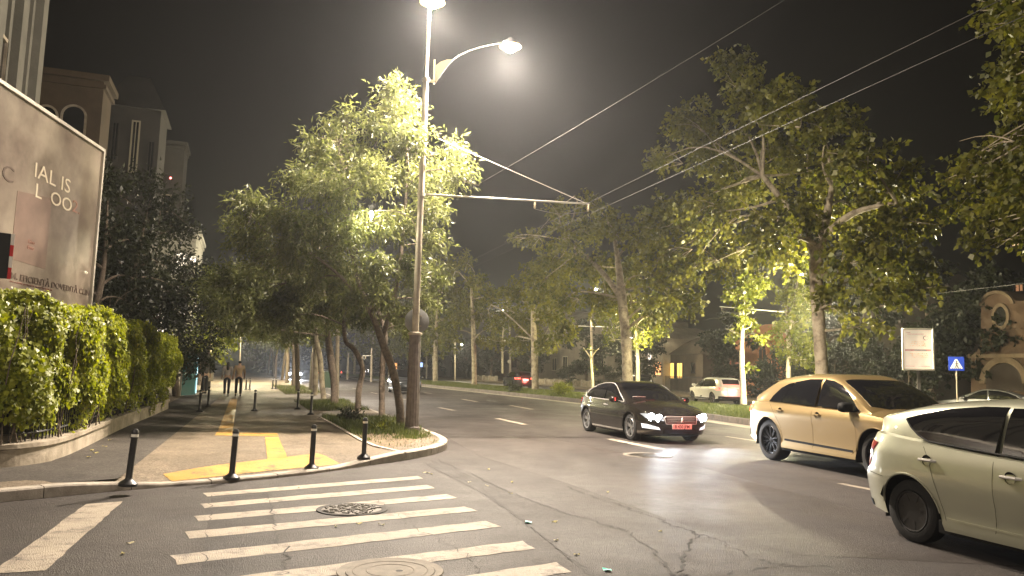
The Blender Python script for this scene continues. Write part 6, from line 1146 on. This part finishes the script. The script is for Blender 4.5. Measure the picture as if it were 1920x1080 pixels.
bulbs(t_k, s_k, [(.70, .97)], M['tail_hot'], .07, 'tail_lamp_bulb', False)
fd = dict(hat); fd.update(paint=carpaint('dark grey paint', (.05, .055, .06), .5, .3), gaps=[], chrome=[], rim=M['alloy'], style='five')
car('hatchback_car', fd, (10.2, 52.5, 0), math.radians(-93), 'small dark grey hatchback half hidden behind the kerb trees', scale=1.08)
car('saloon_car', dict(sal, paint=carpaint('silver dark paint', (.08, .08, .085), .5, .3), gaps=[]), (33.5, 27.8, 0), math.radians(110), 'dark parked car showing above the bonnet of the beige suv')
car('hatchback_car', dict(fd, paint=carpaint('pale parked paint', (.4, .4, .4), .3, .3)), (34.5, 96, 0), math.radians(90), 'pale car parked far away beyond the median right of the lamp post')
def far_lit_car(loc, rz, kind, lab, paint_):
    t, s, _, _ = car('hatchback_car', dict(fd, paint=paint_), loc, rz, lab, None)
    if kind == 'head':
        bulbs(t, s, [(.6, .66)], M['hl'], .15, 'headlamp_bulb')
        for sg in (1, -1): lamp_light('headlamp_beam', (2.4, sg * .6, .66), 2500, (.88, .92, 1), t, .1, spot=70, aim=(1, 0, -.05), blend=.8)
    else: bulbs(t, s, [(.70, .86)], M['tail_hot'], .10, 'tail_lamp_bulb', False)
    return t
PF = carpaint('far car paint', (.10, .10, .11), .3, .4)
far_lit_car((5.7, 100, 0), math.radians(-91), 'head', 'distant car with white headlamps at the end of the shaded pavement', PF)
far_lit_car((6.6, 128, 0), math.radians(-90), 'head', 'second distant car with white headlamps behind the first one', PF)
far_lit_car((10.2, 112, 0), math.radians(90), 'tail', 'distant car with red tail lamps right of the white headlamps', PF)
far_lit_car((13.2, 124, 0), math.radians(90), 'tail', 'distant car with orange red lamps between the street trunks', PF)
far_lit_car((34.8, 66, 0), math.radians(88), 'none', 'dark car parked by the low garden walls across the avenue', PF)

# ------------------------------------------------------------------ people
M['skin'] = mat('skin', (.42, .26, .18), .6); M['hair'] = mat('dark hair', (.015, .011, .009), .6)
def skin_mesh(name, joints, bones, m, parent, root=0, sub=2):
    me = bpy.data.meshes.new(name); me.from_pydata([j[:3] for j in joints], bones, []); ob = bpy.data.objects.new(name, me); COL.objects.link(ob)
    ob.modifiers.new('s', 'SKIN'); sv = me.skin_vertices[0].data
    for i, j in enumerate(joints): sv[i].radius = (j[3], j[4] if len(j) > 4 else j[3]); sv[i].use_root = (i == root)
    b = ob.modifiers.new('u', 'SUBSURF'); b.levels = sub; b.render_levels = sub; bpy.context.view_layer.update()
    out = bpy.data.meshes.new_from_object(ob.evaluated_get(bpy.context.evaluated_depsgraph_get())); bpy.data.objects.remove(ob); out.materials.clear(); return link_mesh(name, out, m, parent, True)
def person(loc, rz, h, lab, top, trousers, step=.18, hair='short', shoe=None, flip=1):
    k = h / 1.72; t = empty('person', loc, rz, lab, 'person', None); f = flip
    # faces +y; left leg forward when flip=1
    J = [(0, 0, .95, .13, .10), (0, 0, 1.12, .125, .095), (0, .01, 1.34, .15, .10), (0, .005, 1.46, .07, .06), (0, .01, 1.53, .052), (0, .02, 1.60, .075, .09), (0, .02, 1.68, .07, .085),
         (.10, 0, .90, .085), (.10, step * f * .55 + .03, .50, .058), (.10, step * f * .9, .09, .042), (.10, step * f * .9 + .14, .03, .035), (-.10, 0, .90, .085), (-.10, -step * f * .35 + .05, .50, .058), (-.10, -step * f, .11, .042), (-.10, -step * f + .13, .03, .035),
         (.19, 0, 1.42, .055), (.24, -.03 * f, 1.14, .042), (.25, .05 - .06 * f, .90, .032), (.25, .08 - .06 * f, .80, .03), (-.19, 0, 1.42, .055), (-.24, .0 * f, 1.14, .042), (-.25, .07 + .06 * f, .90, .032), (-.25, .10 + .06 * f, .80, .03)]
    B = [(0, 1), (1, 2), (2, 3), (3, 4), (4, 5), (5, 6), (0, 7), (7, 8), (8, 9), (9, 10), (0, 11), (11, 12), (12, 13), (13, 14), (2, 15), (15, 16), (16, 17), (17, 18), (2, 19), (19, 20), (20, 21), (21, 22)]
    sc = lambda L_: [tuple(q * k for q in j) for j in L_]; skin_mesh('body', sc(J), B, M['skin'], t)
    g = lambda j, a: (*j[:3], j[3] + a, (j[4] if len(j) > 4 else j[3]) + a)
    T = [g(J[0], .014), g(J[1], .012), g(J[2], .016), g(J[3], .012), g(J[15], .015), g(J[16], .014), (*[(a + b) / 2 for a, b in zip(J[16][:3], J[17][:3])], .046), g(J[19], .015), g(J[20], .014), (*[(a + b) / 2 for a, b in zip(J[20][:3], J[21][:3])], .046)]
    skin_mesh('top', sc(T), [(0, 1), (1, 2), (2, 3), (2, 4), (4, 5), (5, 6), (2, 7), (7, 8), (8, 9)], top, t)
    T = [(0, 0, 1.0, .135, .105), g(J[0], .013), g(J[7], .014), g(J[8], .016), g(J[9], .018), g(J[11], .014), g(J[12], .016), g(J[13], .018)]
    skin_mesh('trousers', sc(T), [(0, 1), (1, 2), (2, 3), (3, 4), (1, 5), (5, 6), (6, 7)], trousers, t)
    for a, b in ((9, 10), (13, 14)): skin_mesh('shoe', sc([(J[a][0], J[a][1] - .04, .045, .045), (*J[a][:2], .05, .05), (J[b][0], J[b][1] + .04, .035, .04)]), [(0, 1), (1, 2)], shoe or M['black'], t, sub=1)
    H = [(0, .0, 1.70, .085, .09), (0, -.035, 1.62, .088, .075)] + ([(0, -.06, 1.50, .085, .05), (0, -.07, 1.36, .08, .04), (0, -.07, 1.27, .05, .03)] if hair == 'long' else [(0, -.04, 1.56, .06, .05)])
    skin_mesh('hair', sc(H), [(i, i + 1) for i in range(len(H) - 1)], M['hair'], t)
    return t
pA = G(424, 742, .127); pB = G(446, 742.5, .127)
person(tuple(pA), .08, 1.60, 'walking woman with long dark hair, pale top and dark trousers, left of the couple', mat('pale top', (.40, .35, .32), .8), mat('navy trousers', (.015, .018, .028), .8), .2, 'long', mat('white trainers', (.6, .6, .58), .6))
person(tuple(pB), .05, 1.68, 'walking person in tan shirt and black trousers, right of the couple', mat('tan shirt', (.34, .24, .14), .8), mat('black trousers', (.010, .010, .011), .8), .16, 'short', None, -1)
person(tuple(G(383, 738, .127)), .5, 1.66, 'person in dark clothes standing by the wall near the teal panel', mat('grey jacket', (.09, .085, .08), .8), mat('dark trousers', (.02, .02, .022), .8), .06, 'short')
# ------------------------------------------------------------------ night haze
hz = bpy.data.materials.new('night haze'); hz.use_nodes = True; t_ = hz.node_tree; t_.nodes.clear(); pv = t_.nodes.new('ShaderNodeVolumePrincipled'); pv.inputs['Color'].default_value = (.92, .95, 1, 1); pv.inputs['Density'].default_value = HAZE; pv.inputs['Anisotropy'].default_value = .68
o_ = t_.nodes.new('ShaderNodeOutputMaterial'); t_.links.new(pv.outputs[0], o_.inputs['Volume']); hb = MB().box((0, 0, 16), (S_ * 2 + 6, S_ * 2 + 6, 34)).build('haze', hz) if (S_ := 330) else None
tag(hb, kind='stuff')
